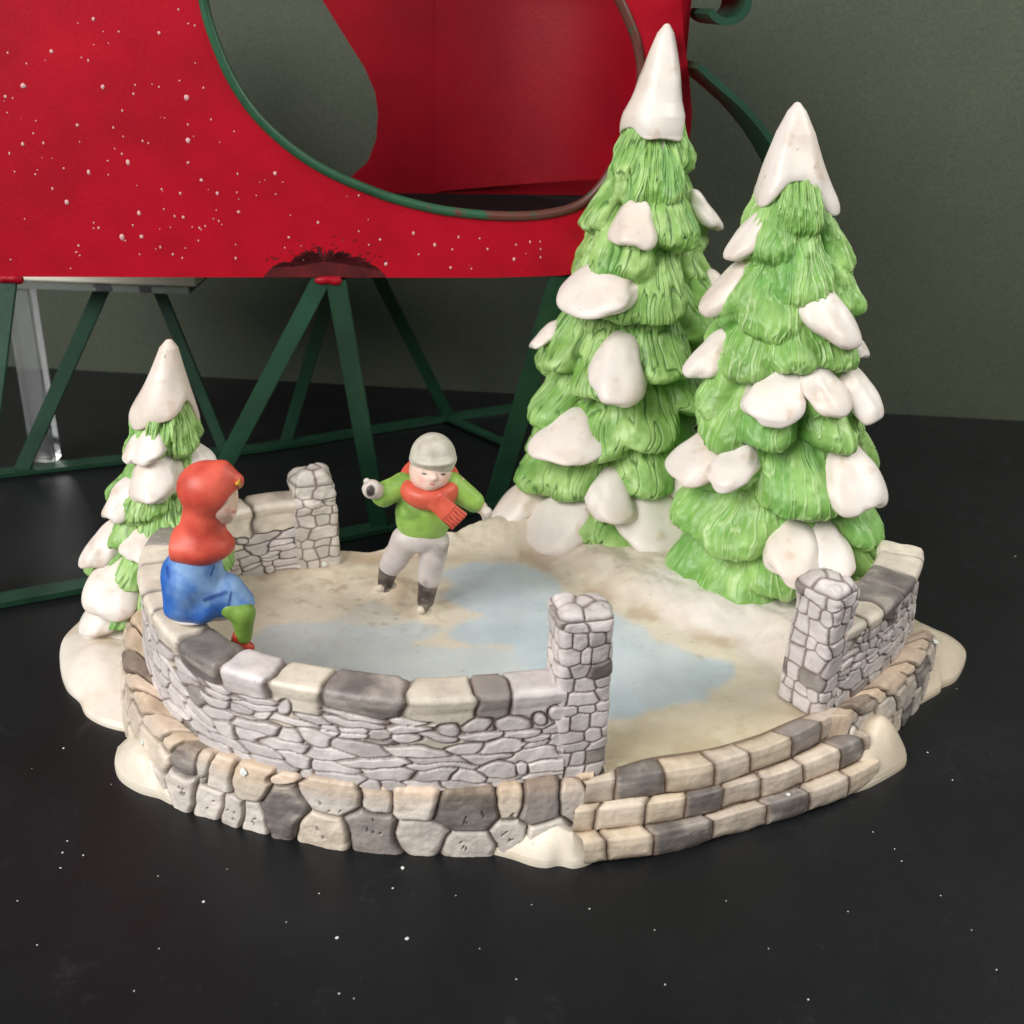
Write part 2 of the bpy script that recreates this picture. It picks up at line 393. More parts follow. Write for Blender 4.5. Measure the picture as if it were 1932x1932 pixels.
def offset_curve(c, d):
    t = np.gradient(c, axis=0); t /= np.linalg.norm(t, axis=1, keepdims=True)+1e-9
    return c+np.stack([-t[:, 1], t[:, 0]], 1)*d
def nearest_seeds(P3, U, V, seeds, pxs, vis=None):
    """stones that should be dark: the seeds under these photo positions"""
    x, y, w = proj(P3); out = set()
    if vis is not None: x = np.where(vis, x, 1e6)
    for (a, b) in pxs:
        k = np.argmin((x-a)**2+(y-b)**2); u, v = U.flat[k], V.flat[k]
        d = [np.hypot((u-s[0])/s[2], (v-s[1])/s[3]) for s in seeds]; out.add(int(np.argmin(d)))
    return out

COPJ = None
def stone_wall(name, outer, z0, hgt, thick, seed, coping_px, dark_px, label, side=1, h_end=None, closed_end=True, dens=.022, light=(220, 211, 208), warm=(230, 218, 198), inner_z=None, coplen=1.25, hm=.30, lm=.74, amp=.125):
    """wall swept along the outer foot line; the coping stones come out as sub-parts of their own"""
    rng = np.random.default_rng(seed)
    c, s = resample(outer, 2000); L = s[-1]; nu = max(60, int(L/dens))
    c, s = resample(outer, nu)
    hh = np.full(nu, hgt) if h_end is None else np.interp(s/L, *h_end)
    # profile: outer foot -> top outer -> rounded top -> inner foot   (offset inward, z fraction, z extra)
    prof = np.array([(0, 0), (.05, .3), (.10, .6), (.10, .84), (.07, .90), (.06, .965), (.11, .995), (.2, 1.0), (thick*.5, 1.0), (thick-.2, 1.0), (thick-.11, .99), (thick-.06, .95), (thick-.07, .90), (thick-.10, .84), (thick-.06, .5), (thick, -.14)])
    d = np.column_stack([prof[:, 0], prof[:, 1]*hgt]); Lp = np.concatenate([[0], np.cumsum(np.linalg.norm(np.diff(d, axis=0), axis=1))])
    nv = int(Lp[-1]/dens); vv = np.linspace(0, Lp[-1], nv)
    po = np.interp(vv, Lp, prof[:, 0]); pz = np.interp(vv, Lp, prof[:, 1])
    t = np.gradient(c, axis=0); t /= np.linalg.norm(t, axis=1, keepdims=True)
    nrm = np.stack([-t[:, 1], t[:, 0]], 1)*side            # inward
    G = np.zeros((nu, nv, 3))
    G[..., :2] = c[:, None, :]+nrm[:, None, :]*po[None, :, None]
    G[..., 2] = z0+hh[:, None]*pz[None, :]
    # closed ends: pull the last columns into the wall
    U, V = np.meshgrid(s, vv, indexing='ij')
    vt = (Lp[2]+Lp[3])/2*1.02; vb = Lp[-1]-vt
    sd = course_seeds(L, vt-.05, hm, lm, rng)
    ncop0 = len(sd); u = -.3
    if COPJ is not None:                           # joints read along the front of the coping
        x_, y_, w_ = proj(np.concatenate([c, np.full((nu, 1), z0+hgt)], 1)); half = np.arange(nu) < nu*.62
        uj = sorted(s[np.argmin(np.where(half, np.hypot(x_-a, y_-b), 1e9))] for a, b in COPJ)
        for p_, q_ in zip(uj[:-1], uj[1:]):
            if q_-p_ > .2: sd.append(((p_+q_)/2, (vt+vb)/2-.05, (q_-p_)/2, (vb-vt)/2*rng.uniform(1.0, 1.3)))
        u = uj[-1]
    while u < L+.4:
        l = coplen*rng.uniform(.7, 1.35)
        sd.append((u+l/2, (vt+vb)/2-.04, l/2, (vb-vt)/2*rng.uniform(.92, 1.25))); u += l
    ncop1 = len(sd)
    sd += course_seeds(L, Lp[-1]-vb, hm, lm, rng, vb+.05)
    ids, edge, d1 = stone_field(U, V, sd, .17, seed)
    iscop = (ids >= ncop0) & (ids < ncop1)
    dark = nearest_seeds(G, U, V, sd, dark_px) if dark_px else set()
    if COPJ is not None: dark = {k for k in dark if not ncop0 <= k < ncop1} | {ncop0+1, ncop0+3, ncop0+6, ncop0+11}
    n = len(sd)
    h = stone_relief(ids, edge, n, rng, amp, G)*np.where(iscop, .45, 1.)+iscop*(sstep(0, .3, edge)*.05-.03)
    nm = gridnormals(G)
    mid = nu//2
    outd = -nrm[mid]; 
    if nm[mid, nv//8, :2]@outd < 0: nm = -nm; flip = True
    else: flip = False
    Cc = stone_cols(ids, edge, n, rng, G, dark, light, warm=None)
    wm = lin(warm)
    wmask = iscop*np.isin(ids, [k for k in range(ncop0, ncop1) if k not in dark and rng.random() < .75])
    Cc = np.where(wmask[..., None], mix(Cc, wm*Cc.mean(-1, keepdims=True)/lin(light).mean(), wmask*.8), Cc)
    G = G+nm*h[..., None]
    Fc = gridfaces(nu, nv)
    if flip: Fc = Fc[..., ::-1]
    fid = ids[:-1, :-1]; fcop = iscop[:-1, :-1]
    V3 = G.reshape(-1, 3); C3 = Cc.reshape(-1, 3)
    a = subset(V3, Fc[~fcop], C3); body = fpart(name, a[0], a[1], M_STONE, a[2], None, label)
    for k in range(ncop0, ncop1):
        m = fid == k
        if m.sum() < 40: continue
        a = subset(V3, Fc[m], C3); fpart('coping_stone', a[0], a[1], M_STONE, a[2], body)
    # end caps
    for e in (0, nu-1):
        ring = G[e]; cen = ring.mean(0); K = 14
        tt = np.linspace(0, 1, K)
        EV = ring[:, None, :]*(1-tt[None, :, None])+cen*tt[None, :, None]
        EV += (t[e].tolist()+[0])*np.array(np.sin(tt*np.pi/2)*.12)[None, :, None]*(-1 if e == 0 else 1)
        ec = np.broadcast_to(Cc[e][:, None, :], EV.shape)*np.linspace(1, .9, K)[None, :, None]
        f2 = gridfaces(nv, K).reshape(-1, 4)
        fpart('wall_end', EV.reshape(-1, 3), f2, M_STONE, ec.reshape(-1, 3), body)
    return body

def pillar(corners, z0, z1, seed, dark_px, label, dens=.022, taper=.06, hm=.36, lm=.52, cap_h=.45, light=(220, 211, 208), amp=.085):
    """square stone gatepost with rounded arrises and a domed, lumpy top"""
    rng = np.random.default_rng(seed)
    cs = np.array(corners); cen = cs.mean(0); cs = cen+(cs-cen)*.9; side = np.linalg.norm(cs[1]-cs[0])
    ex = (cs[1]-cs[0])/2; ey = (cs[3]-cs[0])/2
    per = 2*(np.linalg.norm(ex)+np.linalg.norm(ey))*2; nu = int(per/dens)
    th = np.linspace(0, 2*np.pi, nu, endpoint=False)
    # even spacing round a superellipse
    q = 7.; cx = np.sign(np.cos(th))*np.abs(np.cos(th))**(2/q); sx = np.sign(np.sin(th))*np.abs(np.sin(th))**(2/q)
    pts = np.stack([cx, sx], 1); pts = np.vstack([pts, pts[:1]])
    pts, s = resample(pts*[np.linalg.norm(ex), np.linalg.norm(ey)], nu+1, False); pts = pts[:-1]/[np.linalg.norm(ex), np.linalg.norm(ey)]
    s = s[:-1]
    Hs = z1-z0-cap_h; top = side*.5
    nv1 = int(Hs/dens); nv2 = int((cap_h+top)/dens)
    sc = np.concatenate([1-taper*np.linspace(0, 1, nv1), (1-taper)*np.cos(np.linspace(0, np.pi/2, nv2))**.55])
    zz = np.concatenate([np.linspace(0, Hs, nv1), Hs+cap_h*np.sin(np.linspace(0, np.pi/2, nv2))**.9]); sc[-1] = 0
    nv = nv1+nv2; vv = np.concatenate([np.linspace(0, Hs, nv1), Hs+np.linspace(0, cap_h+top, nv2)])
    G = np.zeros((nu, nv, 3))
    xy = cen[None]+pts[:, :1]*ex[None]+pts[:, 1:]*ey[None]
    G[..., :2] = cen+(xy-cen)[:, None]*sc[None, :, None]; G[..., 2] = z0+zz
    U, V = np.meshgrid(s, vv, indexing='ij')
    # wrap: seeds repeated at +-perimeter share ids
    P_ = 2*(np.linalg.norm(ex)+np.linalg.norm(ey))*2*.96; P_ = s[-1]+(s[1]-s[0])
    sd = []; v = 0.
    while v < Hs+cap_h*.4:
        h = hm*rng.uniform(.75, 1.3); nn = max(3, int(round(P_/(lm*rng.uniform(.8, 1.3))))); o = rng.uniform(0, 1); ws = rng.uniform(.6, 1.5, nn); ws *= P_/ws.sum(); u = o
        for wv_ in ws: sd.append(((u+wv_/2) % P_, v+h/2+rng.uniform(-.12, .12)*h, wv_/2, h/2*rng.uniform(.85, 1.15))); u += wv_
        v += h
    for k in range(0): sd.append((P_*(k+rng.uniform(.2, .8))/6, Hs+cap_h*.7+top*rng.uniform(.0, .75), P_/12*rng.uniform(.8, 1.7), (cap_h+top)*rng.uniform(.3, .55)))
    n = len(sd)
    big = [(a+o, b, c_, d_) for o in (0, -P_, P_) for (a, b, c_, d_) in sd]
    ids, edge, d1 = stone_field(U, V, big, .06, seed); ids = ids % n
    ts = [(cen[0]+ex[0]*a+ey[0]*b, cen[1]+ex[1]*a+ey[1]*b, side*.3*rng.uniform(.7, 1.3), side*.3*rng.uniform(.7, 1.3)) for a, b in ((-.55, -.5), (.5, -.6), (.1, .1), (-.6, .55), (.55, .5))]
    i2, e2, _ = stone_field(G[..., 0], G[..., 1], ts, .05, seed+1); onT = V > Hs+cap_h*.55
    ids = np.where(onT, i2+n, ids); edge = np.where(onT, np.minimum(e2, np.clip((V-Hs-cap_h*.55)*2.2, 0, 9)), edge); n_all = n+len(ts)
    dark = nearest_seeds(G, U, V, sd, dark_px, (gridnormals(G, True)*(CAM-G)).sum(-1) != 0) if dark_px else set()
    n = n_all
    h = stone_relief(ids, edge, n, rng, amp, G)
    nm = gridnormals(G, True)
    if ((nm[:, nv1//2, :2]*(G[:, nv1//2, :2]-cen)).sum() < 0): nm = -nm; flip = True
    else: flip = False
    nm[:, -1] = (0, 0, 1)
    fade = sstep(0, .35, vv[-1]-vv)[None, :]
    lump = fbm(G[..., 0]*1.7, G[..., 1]*1.7, G[..., 2]*1.7, seed, 3)-.5
    Cc = stone_cols(ids, edge, n, rng, G, dark, light)
    G = G+nm*((h*fade+lump*.30*sstep(Hs*.6, Hs+.2, V)*fade))[..., None]
    G[:, -1] = G[:, -2].mean(0)
    Fc = gridfaces(nu, nv, True).reshape(-1, 4)
    if flip: Fc = Fc[:, ::-1]
    return fpart('pillar', G.reshape(-1, 3), Fc, M_STONE, Cc.reshape(-1, 3), None, label)

# ---- front / left wall : one continuous arc from the gatepost round to the back post
WALL_PX = [(1060, 1468), (943, 1481), (814, 1491), (720, 1487), (608, 1470), (524, 1454), (455, 1434), (395, 1408), (355, 1377), (322, 1342), (299, 1306), (282, 1262), (276, 1222), (285, 1172), (322, 1118), (400, 1072), (490, 1045), (590, 1030)]
WALL_OUT = np.array(px_curve(WALL_PX, ZK))
yw = P(820, 1491, ZK)[1]; ZT = Py(820, 1317, yw+.15)[2]                    # wall top from the photo
HW = ZT-ZK
COPJ = [(1085, 1300), (968, 1320), (905, 1325), (760, 1330), (600, 1318), (500, 1300), (408, 1262), (340, 1205), (296, 1150)]
front_wall = stone_wall('stone_wall', WALL_OUT, ZK, HW, 1.0, 3, None,
    [(545, 1340), (680, 1300), (925, 1295), (385, 1230), (905, 1380), (950, 1443), (785, 1447), (565, 1412), (330, 1390), (365, 1300)],
    'long curved grey stone wall round the left of the pond with a girl sitting on it', side=-1, coplen=1.55,
    h_end=([0, .55, .72, .8, 1], [HW, HW, HW*.98, HW*.9, HW*.85]), dens=.021)

COPJ = None
def ground2(px): return np.array([P(x, y, ZK)[:2] for x, y in px])
fl, fr = ground2([(1040, 1473), (1150, 1459)])
ex = fr-fl; ey = np.array([-ex[1], ex[0]])
ZP = Py(1095, 1190, fl[1])[2]
pillar([fl, fr, fr+ey*1.0, fl+ey*1.0], ZK-.1, ZP+.25, 5, [(1120, 1275), (1085, 1380), (1140, 1410), (1065, 1175), (1125, 1180)], 'gatepost at the front end of the long curved wall', cap_h=.3, hm=.33)
# right gatepost
lf, ff, rf = ground2([(1461, 1300), (1546, 1354), (1594, 1318)])
bf = lf+rf-ff
ZPR = Py(1540, 1140, ff[1])[2]
pillar([lf, ff, rf, bf], ZK-.12, ZPR+.25, 8, [(1520, 1185), (1545, 1275), (1478, 1245), (1510, 1105), (1580, 1290)], 'gatepost at the near end of the short right wall', cap_h=.5, hm=.4)
# short right wall
RW_PX = [(1578, 1332), (1640, 1292), (1690, 1240), (1716, 1190), (1718, 1158)]
RW_OUT = np.array(px_curve(RW_PX, ZK))
ztr = Py(1640, 1150, P(1640, 1292, ZK)[1]+.2)[2]
stone_wall('stone_wall', RW_OUT, ZK-.1, ztr-ZK+.1, 1.25, 14, None, [(1610, 1145), (1670, 1085), (1650, 1300)], 'short grey stone wall on the right beside the fir tree', side=1, dens=.022, coplen=.95, light=(216, 207, 203), lm=.55, hm=.3)
# back post
bl, br = np.array([P(553, 1052, 1.95)[:2], P(648, 1042, 1.95)[:2]])
exb = br-bl; eyb = np.array([-exb[1], exb[0]])
zpb = Py(600, 890, bl[1]+.5)[2]
pillar([bl, br, br+eyb*.75, bl+eyb*.75], 1.4, zpb, 21, [(602, 965), (580, 1022), (640, 985)], 'post at the far end of the curved wall with a rounded top', cap_h=.9, light=(206, 198, 190), hm=.34, lm=.5, amp=.05)

# ---- kerb of cobbles below the walls
def kerb(outer_px, inner_pts, zfoot, seed, dark_px, label, placed=(), rows=2, lmean=.95, dens=.022, inner_z=ZK, tap_ends=False, light=(228, 218, 208), darkfrac=.0):
    rng = np.random.default_rng(seed)
    oc = np.array(px_curve(outer_px, 0.)); 
    oc_, s = resample(oc, 600); L = s[-1]; nu = int(L/dens); oc_, ic_, s = paired(oc, inner_pts, nu)
    up = .82                                                    # share of the profile on the riser
    pv = np.array([0, .45, .62, .72, .82, 1.0])
    po = np.array([0, .09, .18, .28, .46, 1.08])
    pz = np.array([0, .56, .79, .91, .985, 1.0])
    nv = int(2.7/dens); v = np.linspace(0, 1, nv)
    o = np.interp(v, pv, po); z = np.interp(v, pv, pz)
    G = np.zeros((nu, nv, 3)); G[..., :2] = oc_[:, None]*(1-o)[None, :, None]+ic_[:, None]*o[None, :, None]
    q_ = s/L; tap = sstep(0, .05, q_)*sstep(1.02, .70, q_) if tap_ends else np.ones(nu)
    G[..., 2] = zfoot+(inner_z+.02-zfoot)*z[None]*(.03+.97*tap)[:, None]
    vv = v*2.75; U, V = np.meshgrid(s, vv, indexing='ij')
    sd = []
    for r, (a, b) in enumerate(((0, .92), (.92, 1.75), (1.75, 2.75))):
        u = -rng.uniform(.2, .8)
        while u < L+.5:
            l = lmean*rng.uniform(.6, 1.45); sd.append((u+l/2, (a+b)/2+rng.uniform(-.1, .1), l/2, .46*rng.uniform(.85, 1.15))); u += l
    pl = []
    for (x, y, w_, h_) in placed:
        a_, b_, z_ = proj(G); q_ = np.argmin((a_-x)**2+(b_-y)**2); i_, j_ = np.unravel_index(q_, U.shape)
        pl.append((U[i_, j_], V[i_, j_], w_*.5*z_.flat[q_]/F, h_*.5*z_.flat[q_]/F*1.35))
    if pl:
        u0, u1 = min(q[0]-q[2] for q in pl), max(q[0]+q[2] for q in pl)
        sd = [q for q in sd if not (u0-.05 < q[0] < u1+.05)]+pl
    ids, edge, d1 = stone_field(U, V, sd, .08, seed); n = len(sd)
    dark = nearest_seeds(G, U, V, sd, dark_px)
    nm = gridnormals(G)
    if nm[nu//2, nv//6]@np.array([0, -1, .3]) < 0: nm = -nm; flip = True
    else: flip = False
    h = stone_relief(ids, edge, n, rng, .21, G, .55)
    C = stone_cols(ids, edge, n, rng, G, dark, light, warm=(226, 212, 194), darkfrac=darkfrac, joint=(104, 88, 78), jw=.2)
    pit = np.zeros(U.shape)
    if pl:
        for (pu, pv, pa, pb) in pl:
            if rng.random() < .45: continue
            for _ in range(rng.integers(2, 6)):
                cu, cv = pu+pa*rng.uniform(-.5, .5), min(pv, 1.35)+min(pb, .4)*rng.uniform(-.55, .4); ang = rng.uniform(.9, 1.9); la, lb = rng.uniform(.05, .10), rng.uniform(.018, .034)
                du, dv = U-cu, V-cv; e1 = (du*math.cos(ang)+dv*math.sin(ang))/la; e2 = (-du*math.sin(ang)+dv*math.cos(ang))/lb
                pit = np.maximum(pit, sstep(1.25, .55, np.hypot(e1, e2)))
    h = h-.04*pit; C = mix(C, lin((95, 82, 76)), pit*.75)
    tanm = sstep(.55, .80, v+.15*(fbm(U*.9, V*.9, 0, seed, 3)-.5))*.8        # grime settled on the ledge
    C = mix(C, lin((165, 134, 100))*C.mean(-1, keepdims=True)/.42, tanm*.62)
    G = G+nm*(h*sstep(1.0, .93, v)[None, :])[..., None]
    Fc = gridfaces(nu, nv).reshape(-1, 4)
    if flip: Fc = Fc[:, ::-1]
    return fpart('kerb', G.reshape(-1, 3), Fc, M_STONE, C.reshape(-1, 3), None, label)
KL = [(300, 1190), (262, 1222), (240, 1280), (236, 1334), (244, 1384), (266, 1440), (300, 1490), (350, 1526), (420, 1546), (500, 1570), (568, 1582), (635, 1597), (743, 1608), (835, 1613), (931, 1614), (1030, 1608), (1110, 1590)]
KLi = np.array(px_curve([(322, 1140), (288, 1200), (284, 1245), (296, 1290), (318, 1332), (345, 1365), (372, 1388), (402, 1407), (462, 1432), (528, 1450), (590, 1463), (650, 1472), (750, 1484), (838, 1486), (935, 1477), (1032, 1466), (1120, 1458)], ZK))
kerb(KL, KLi, 0.0, 31, [(538, 1522), (702, 1562), (886, 1524), (1018, 1508), (350, 1420), (262, 1270)], 'kerb of rounded cobbles below the long curved wall',
     placed=[(350, 1420, 44, 80), (385, 1440, 26, 60), (412, 1452, 66, 62), (478, 1468, 82, 66), (538, 1522, 66, 96), (536, 1468, 56, 26), (625, 1500, 116, 56), (710, 1506, 52, 60), (782, 1512, 84, 62), (886, 1524, 108, 76), (962, 1512, 44, 70), (1018, 1508, 70, 76), (1082, 1500, 62, 60), (1136, 1488, 50, 56),
             (345, 1490, 60, 60), (395, 1512, 66, 58), (440, 1528, 50, 56), (482, 1545, 46, 60), (612, 1566, 86, 60), (702, 1562, 84, 74), (793, 1574, 96, 52), (887, 1592, 86, 44), (962, 1572, 66, 60), (1030, 1570, 60, 50)])
KR = [(1588, 1470), (1635, 1420), (1680, 1386), (1715, 1351), (1741, 1316), (1752, 1265), (1738, 1200)]
KRi = np.array(px_curve([(1550, 1360), (1590, 1330), (1625, 1304), (1660, 1272), (1690, 1240), (1710, 1200), (1718, 1162)], ZK))
kerb(KR, KRi, 0.0, 37, [(1650, 1325), (1725, 1275), (1705, 1335)], 'kerb of cobbles below the short right wall', light=(212, 201, 189), lmean=.8, tap_ends=True)

# ---- steps in the gap between the gateposts
def steps():
    rng = np.random.default_rng(41); dens = .022
    lines = [([(1100, 1632), (1140, 1628), (1230, 1617), (1327, 1592), (1403, 1569), (1483, 1547), (1559, 1521), (1620, 1493), (1652, 1474)], 0.),
             ([(1078, 1573), (1135, 1567), (1231, 1556), (1320, 1541), (1390, 1520), (1473, 1497), (1540, 1471), (1600, 1445), (1634, 1428)], .56),
             ([(1100, 1520), (1160, 1512), (1231, 1504), (1327, 1488), (1390, 1469), (1454, 1449), (1505, 1424), (1556, 1396), (1590, 1374)], 1.12),
             ([(1120, 1470), (1170, 1448), (1231, 1432), (1310, 1420), (1370, 1407), (1438, 1386), (1475, 1370), (1515, 1352), (1548, 1338)], ZK)]
    cur = [resample([P(x, y, z)[:2] for x, y in pl], 700)[0] for pl, z in lines]
    L = resample(cur[0], 700)[1][-1]; nu = int(L/dens); cur = [resample(c, nu, False)[0] for c in cur]
    s = np.linspace(0, L, nu)
    prof = []                                   # (v, line position, z)
    for k in range(3):
        z0, z1 = lines[k][1], lines[k+1][1]
        prof += [(k+0., k+0., z0), (k+.40, k+.06, z0+(z1-z0)*.8), (k+.52, k+.16, z1+.02), (k+.9, k+.85, z1+.03), (k+.985, k+.97, z1-.02)]
    prof.append((3., 3., ZK)); prof.append((3.25, 3.25, ZK-.08)); prof = np.array(prof)
    nv = 230; v = np.linspace(0, 3.25, nv); lp = np.interp(v, prof[:, 0], prof[:, 1]); zz = np.interp(v, prof[:, 0], prof[:, 2])
    G = np.zeros((nu, nv, 3))
    for j in range(nv):
        k = min(int(lp[j]), 2); f = lp[j]-k; G[:, j, :2] = cur[k]*(1-f)+cur[k+1]*f
    G[..., 2] = zz
    U, V = np.meshgrid(s, v, indexing='ij'); sd = []
    for r in range(3):
        u = -rng.uniform(.2, .9)
        while u < L+.5:
            l = [1.25, 1.0, 1.2][r]*rng.uniform(.8, 1.25); sd.append((u+l/2, r+.5, l/2, .5)); u += l
    # row-wise cells: nearest joint in u inside the row
    Uw = U+.05*(fbm(U*2, V*2, 0, 9, 2)-.5)*2; Vw = V+.06*(fbm(U*1.5, V*1.5, 3, 12, 2)-.5)*2
    row = np.clip(np.floor(Vw), 0, 2).astype(int); ids = np.zeros(U.shape, int); ed = np.zeros(U.shape)
    arr = np.array(sd)
    for r in range(3):
        ii = np.where(arr[:, 1] == r+.5)[0]; j = np.concatenate([[arr[ii[0], 0]-arr[ii[0], 2]], arr[ii, 0]+arr[ii, 2]])
        m = row == r; k = np.clip(np.searchsorted(j, Uw[m])-1, 0, len(ii)-1)
        ids[m] = ii[k]; ed[m] = np.minimum(np.minimum(Uw[m]-j[k], j[k+1]-Uw[m]), np.minimum(Vw[m]-r, np.maximum(r+1-Vw[m], 0.))*.9)
    ed = np.clip(ed, 0, 9); n = len(sd)
    dark = nearest_seeds(G, U, V, sd, [(1210, 1470), (1275, 1580), (1520, 1525), (1350, 1515), (1520, 1395), (1590, 1430)])
    rng2 = np.random.default_rng(5)
    C = stone_cols(ids, ed*2.2, n, rng2, G, dark, (218, 204, 187), warm=(220, 204, 182), darkfrac=0., joint=(130, 110, 94), jw=.2)
    tan = sstep(.25, .0, np.abs((Vw % 1)-.97))*.5+.15*fbm(U, V, 0, 4, 3)
    C = mix(C, lin((150, 118, 84))*C.mean(-1, keepdims=True)/.42, np.clip(tan, 0, .8))
    nm = gridnormals(G)
    if nm[nu//2, 20]@np.array([0, -1, .3]) < 0: nm = -nm; flip = True
    else: flip = False
    h = stone_relief(ids, ed*2.6, n, rng2, .12, G, .5)*sstep(3.2, 3.0, v)[None]
    G = G+nm*h[..., None]
    Fc = gridfaces(nu, nv)
    if flip: Fc = Fc[..., ::-1]
    for r in range(3):
        m = (row[:-1, :-1] == r); a = subset(G.reshape(-1, 3), Fc[m], C.reshape(-1, 3))
        fpart('step', a[0], a[1], M_STONE, a[2], None, ['lowest stone step of the gap in the wall', 'middle stone step of the gap in the wall', 'top stone step next to the ice'][r])
steps()

# ---- snow bank + ice bed
def bank():
    px = [(1070, 1440), (943, 1460), (814, 1470), (720, 1466), (608, 1450), (524, 1434), (455, 1414), (395, 1388), (340, 1340), (312, 1290), (300, 1240), (300, 1180), (335, 1125), (405, 1082), (480, 1055), (560, 1035), (640, 1030), (690, 1031), (720, 1027), (760, 1010), (860, 1005), (945, 985),
          (980, 940), (1040, 890), (1110, 862), (1210, 850), (1310, 862), (1420, 890), (1560, 935), (1650, 1000), (1700, 1080), (1700, 1150), (1690, 1200), (1640, 1262), (1575, 1318), (1530, 1348), (1480, 1368), (1438, 1389), (1370, 1410), (1310, 1423), (1231, 1436), (1170, 1452), (1120, 1455)]
    pts = np.array([P(x, y, 1.75)[:2] for x, y in px]); cen = P(900, 1190, ZI)[:2]
    ph = np.arctan2(pts[:, 1]-cen[1], pts[:, 0]-cen[0]); rr = np.hypot(*(pts-cen).T)
    o = np.argsort(ph); ph, rr = ph[o], rr[o]
    nu, nv = 900, 260; th = np.linspace(-np.pi, np.pi, nu, endpoint=False)
    R = np.interp(th, np.concatenate([ph-2*np.pi, ph, ph+2*np.pi]), np.tile(rr, 3))
    sc = np.linspace(0, 1, nv)
    X = cen[0]+R[:, None]*sc*np.cos(th)[:, None]; Y = cen[1]+R[:, None]*sc*np.sin(th)[:, None]
    poly = np.stack([cen[0]+R*np.cos(th), cen[1]+R*np.sin(th)], 1)
    # ice outline (flat) inside the bank
    ice = np.array([P(x, y, ZI)[:2] for x, y in [(480, 1140), (500, 1090), (600, 1066), (720, 1062), (800, 1052), (900, 1048), (1000, 1062), (1070, 1100), (1120, 1135), (1200, 1165), (1280, 1195), (1390, 1225), (1470, 1275), (1500, 1330), (1440, 1372), (1330, 1395), (1200, 1420), (1100, 1420), (900, 1420), (600, 1400), (420, 1330), (350, 1230), (370, 1180)]])
    D = inpoly(X, Y, ice)
    out = np.clip(-D, 0, 99)
    nz = fbm(X*.55, Y*.55, 0, 3, 4); nz2 = fbm(X*2.2, Y*2.2, 0, 8, 4)
    Z = ZI+.52*sstep(.05, 1.6, out)*(0.6+.8*nz)+.10*sstep(.0, .6, out)*(nz2-.4)
    # mounds: under the firs and at the boy's feet
    for (a, b, r, hgt) in ((1138, 950, 3.0, .40), (1450, 1070, 3.0, .40), (735, 1112, .62, .32), (806, 1152, .42, .30), (765, 1122, .5, .18), (1300, 1040, 1.3, .35), (1000, 1010, 1.2, .35)):
        q = P(a, b, ZI); dd = np.hypot(X-q[0], Y-q[1]); Z += hgt*np.exp(-(dd/r)**2*1.6)*(.7+.6*nz2)
    near_step = inpoly(X, Y, np.array([P(x, y, ZI)[:2] for x, y in [(1140, 1500), (1140, 1370), (1400, 1340), (1490, 1290), (1590, 1310), (1500, 1400), (1300, 1450)]]))
    Z = np.where(near_step > 0, ZI+.12*sstep(0, 1.5, out)+0*Z, Z)
    # outer edge falls to the table at the back
    e = sstep(.90, 1.0, sc)[None, :]
    back = (Y > P(700, 1075, ZI)[1]) | ((X > P(1640, 1100, 1.7)[0]) & (Y > P(1700, 1175, 1.7)[1]))
    Z = np.where(back, Z*(1-.98*sstep(.965, 1.0, sc)[None, :]**1.5), Z)
    # paint
    C = mix(lin((228, 218, 199)), lin((216, 202, 179)), fbm(X*.6, Y*.6, 0, 31, 4))
    C = mix(C, lin((221, 210, 196)), sstep(.45, .8, fbm(X*.35, Y*.35, 2, 77, 3))*.8)
    blues = [[(515, 1178), (640, 1168), (720, 1180), (790, 1168), (840, 1188), (790, 1215), (900, 1222), (1000, 1215), (1020, 1270), (760, 1300), (560, 1280), (470, 1262), (460, 1215)],
             [(820, 1075), (900, 1062), (990, 1065), (1055, 1090), (1060, 1138), (1150, 1150), (1190, 1165), (1230, 1205), (1300, 1232), (1392, 1250), (1396, 1275), (1340, 1300), (1330, 1320), (1260, 1330), (1200, 1352), (1130, 1362), (1050, 1350), (1000, 1290), (960, 1225), (890, 1215), (838, 1200), (850, 1178), (895, 1160), (830, 1128), (858, 1105)],
             [(620, 1180), (700, 1130), (760, 1170), (700, 1200)]]
    bl_ = np.zeros(X.shape)
    for i, bp in enumerate(blues):
        d = inpoly(X, Y, np.array([P(x, y, ZI)[:2] for x, y in bp]))+.55*(fbm(X*1.3, Y*1.3, 0, 51+i, 4)-.5)
        bl_ = np.maximum(bl_, sstep(-.16, .20, d)*[.75, 1., .35][i])
    bcol = mix(lin((184, 198, 207)), lin((204, 212, 216)), fbm(X*.7, Y*.7, 0, 90, 3))
    C = mix(C, bcol, bl_)
    # brown wash on the rim of the pool and round the boy
    rim = np.exp(-((D+.25)/.42)**2)*sstep(.35, .7, fbm(X*1.1, Y*1.1, 0, 14, 4))
    C = mix(C, lin((160, 130, 96)), rim*.6*(1-bl_))
    gr = sstep(.55, .8, fbm(X*3.5, Y*3.5, 0, 123, 4))*sstep(.4, .7, fbm(X*.6, Y*.6, 0, 124, 3)); C = mix(C, lin((150, 126, 98)), gr*.45*(1-.6*bl_))
    for (a, b, r, k) in ((765, 1115, 1.0, .55), (745, 1085, 1.6, .3), (560, 1080, 1.5, .4), (1330, 1090, 1.4, .25), (1200, 1075, 1.6, .25), (1150, 1055, 2., .25), (1440, 1230, 1.4, .45), (1180, 1430, 2.2, .3)):
        q = P(a, b, ZI); C = mix(C, lin((164, 132, 98)), .85*k*np.exp(-((X-q[0])**2+(Y-q[1])**2)/r**2)*sstep(.3, .65, nz2))
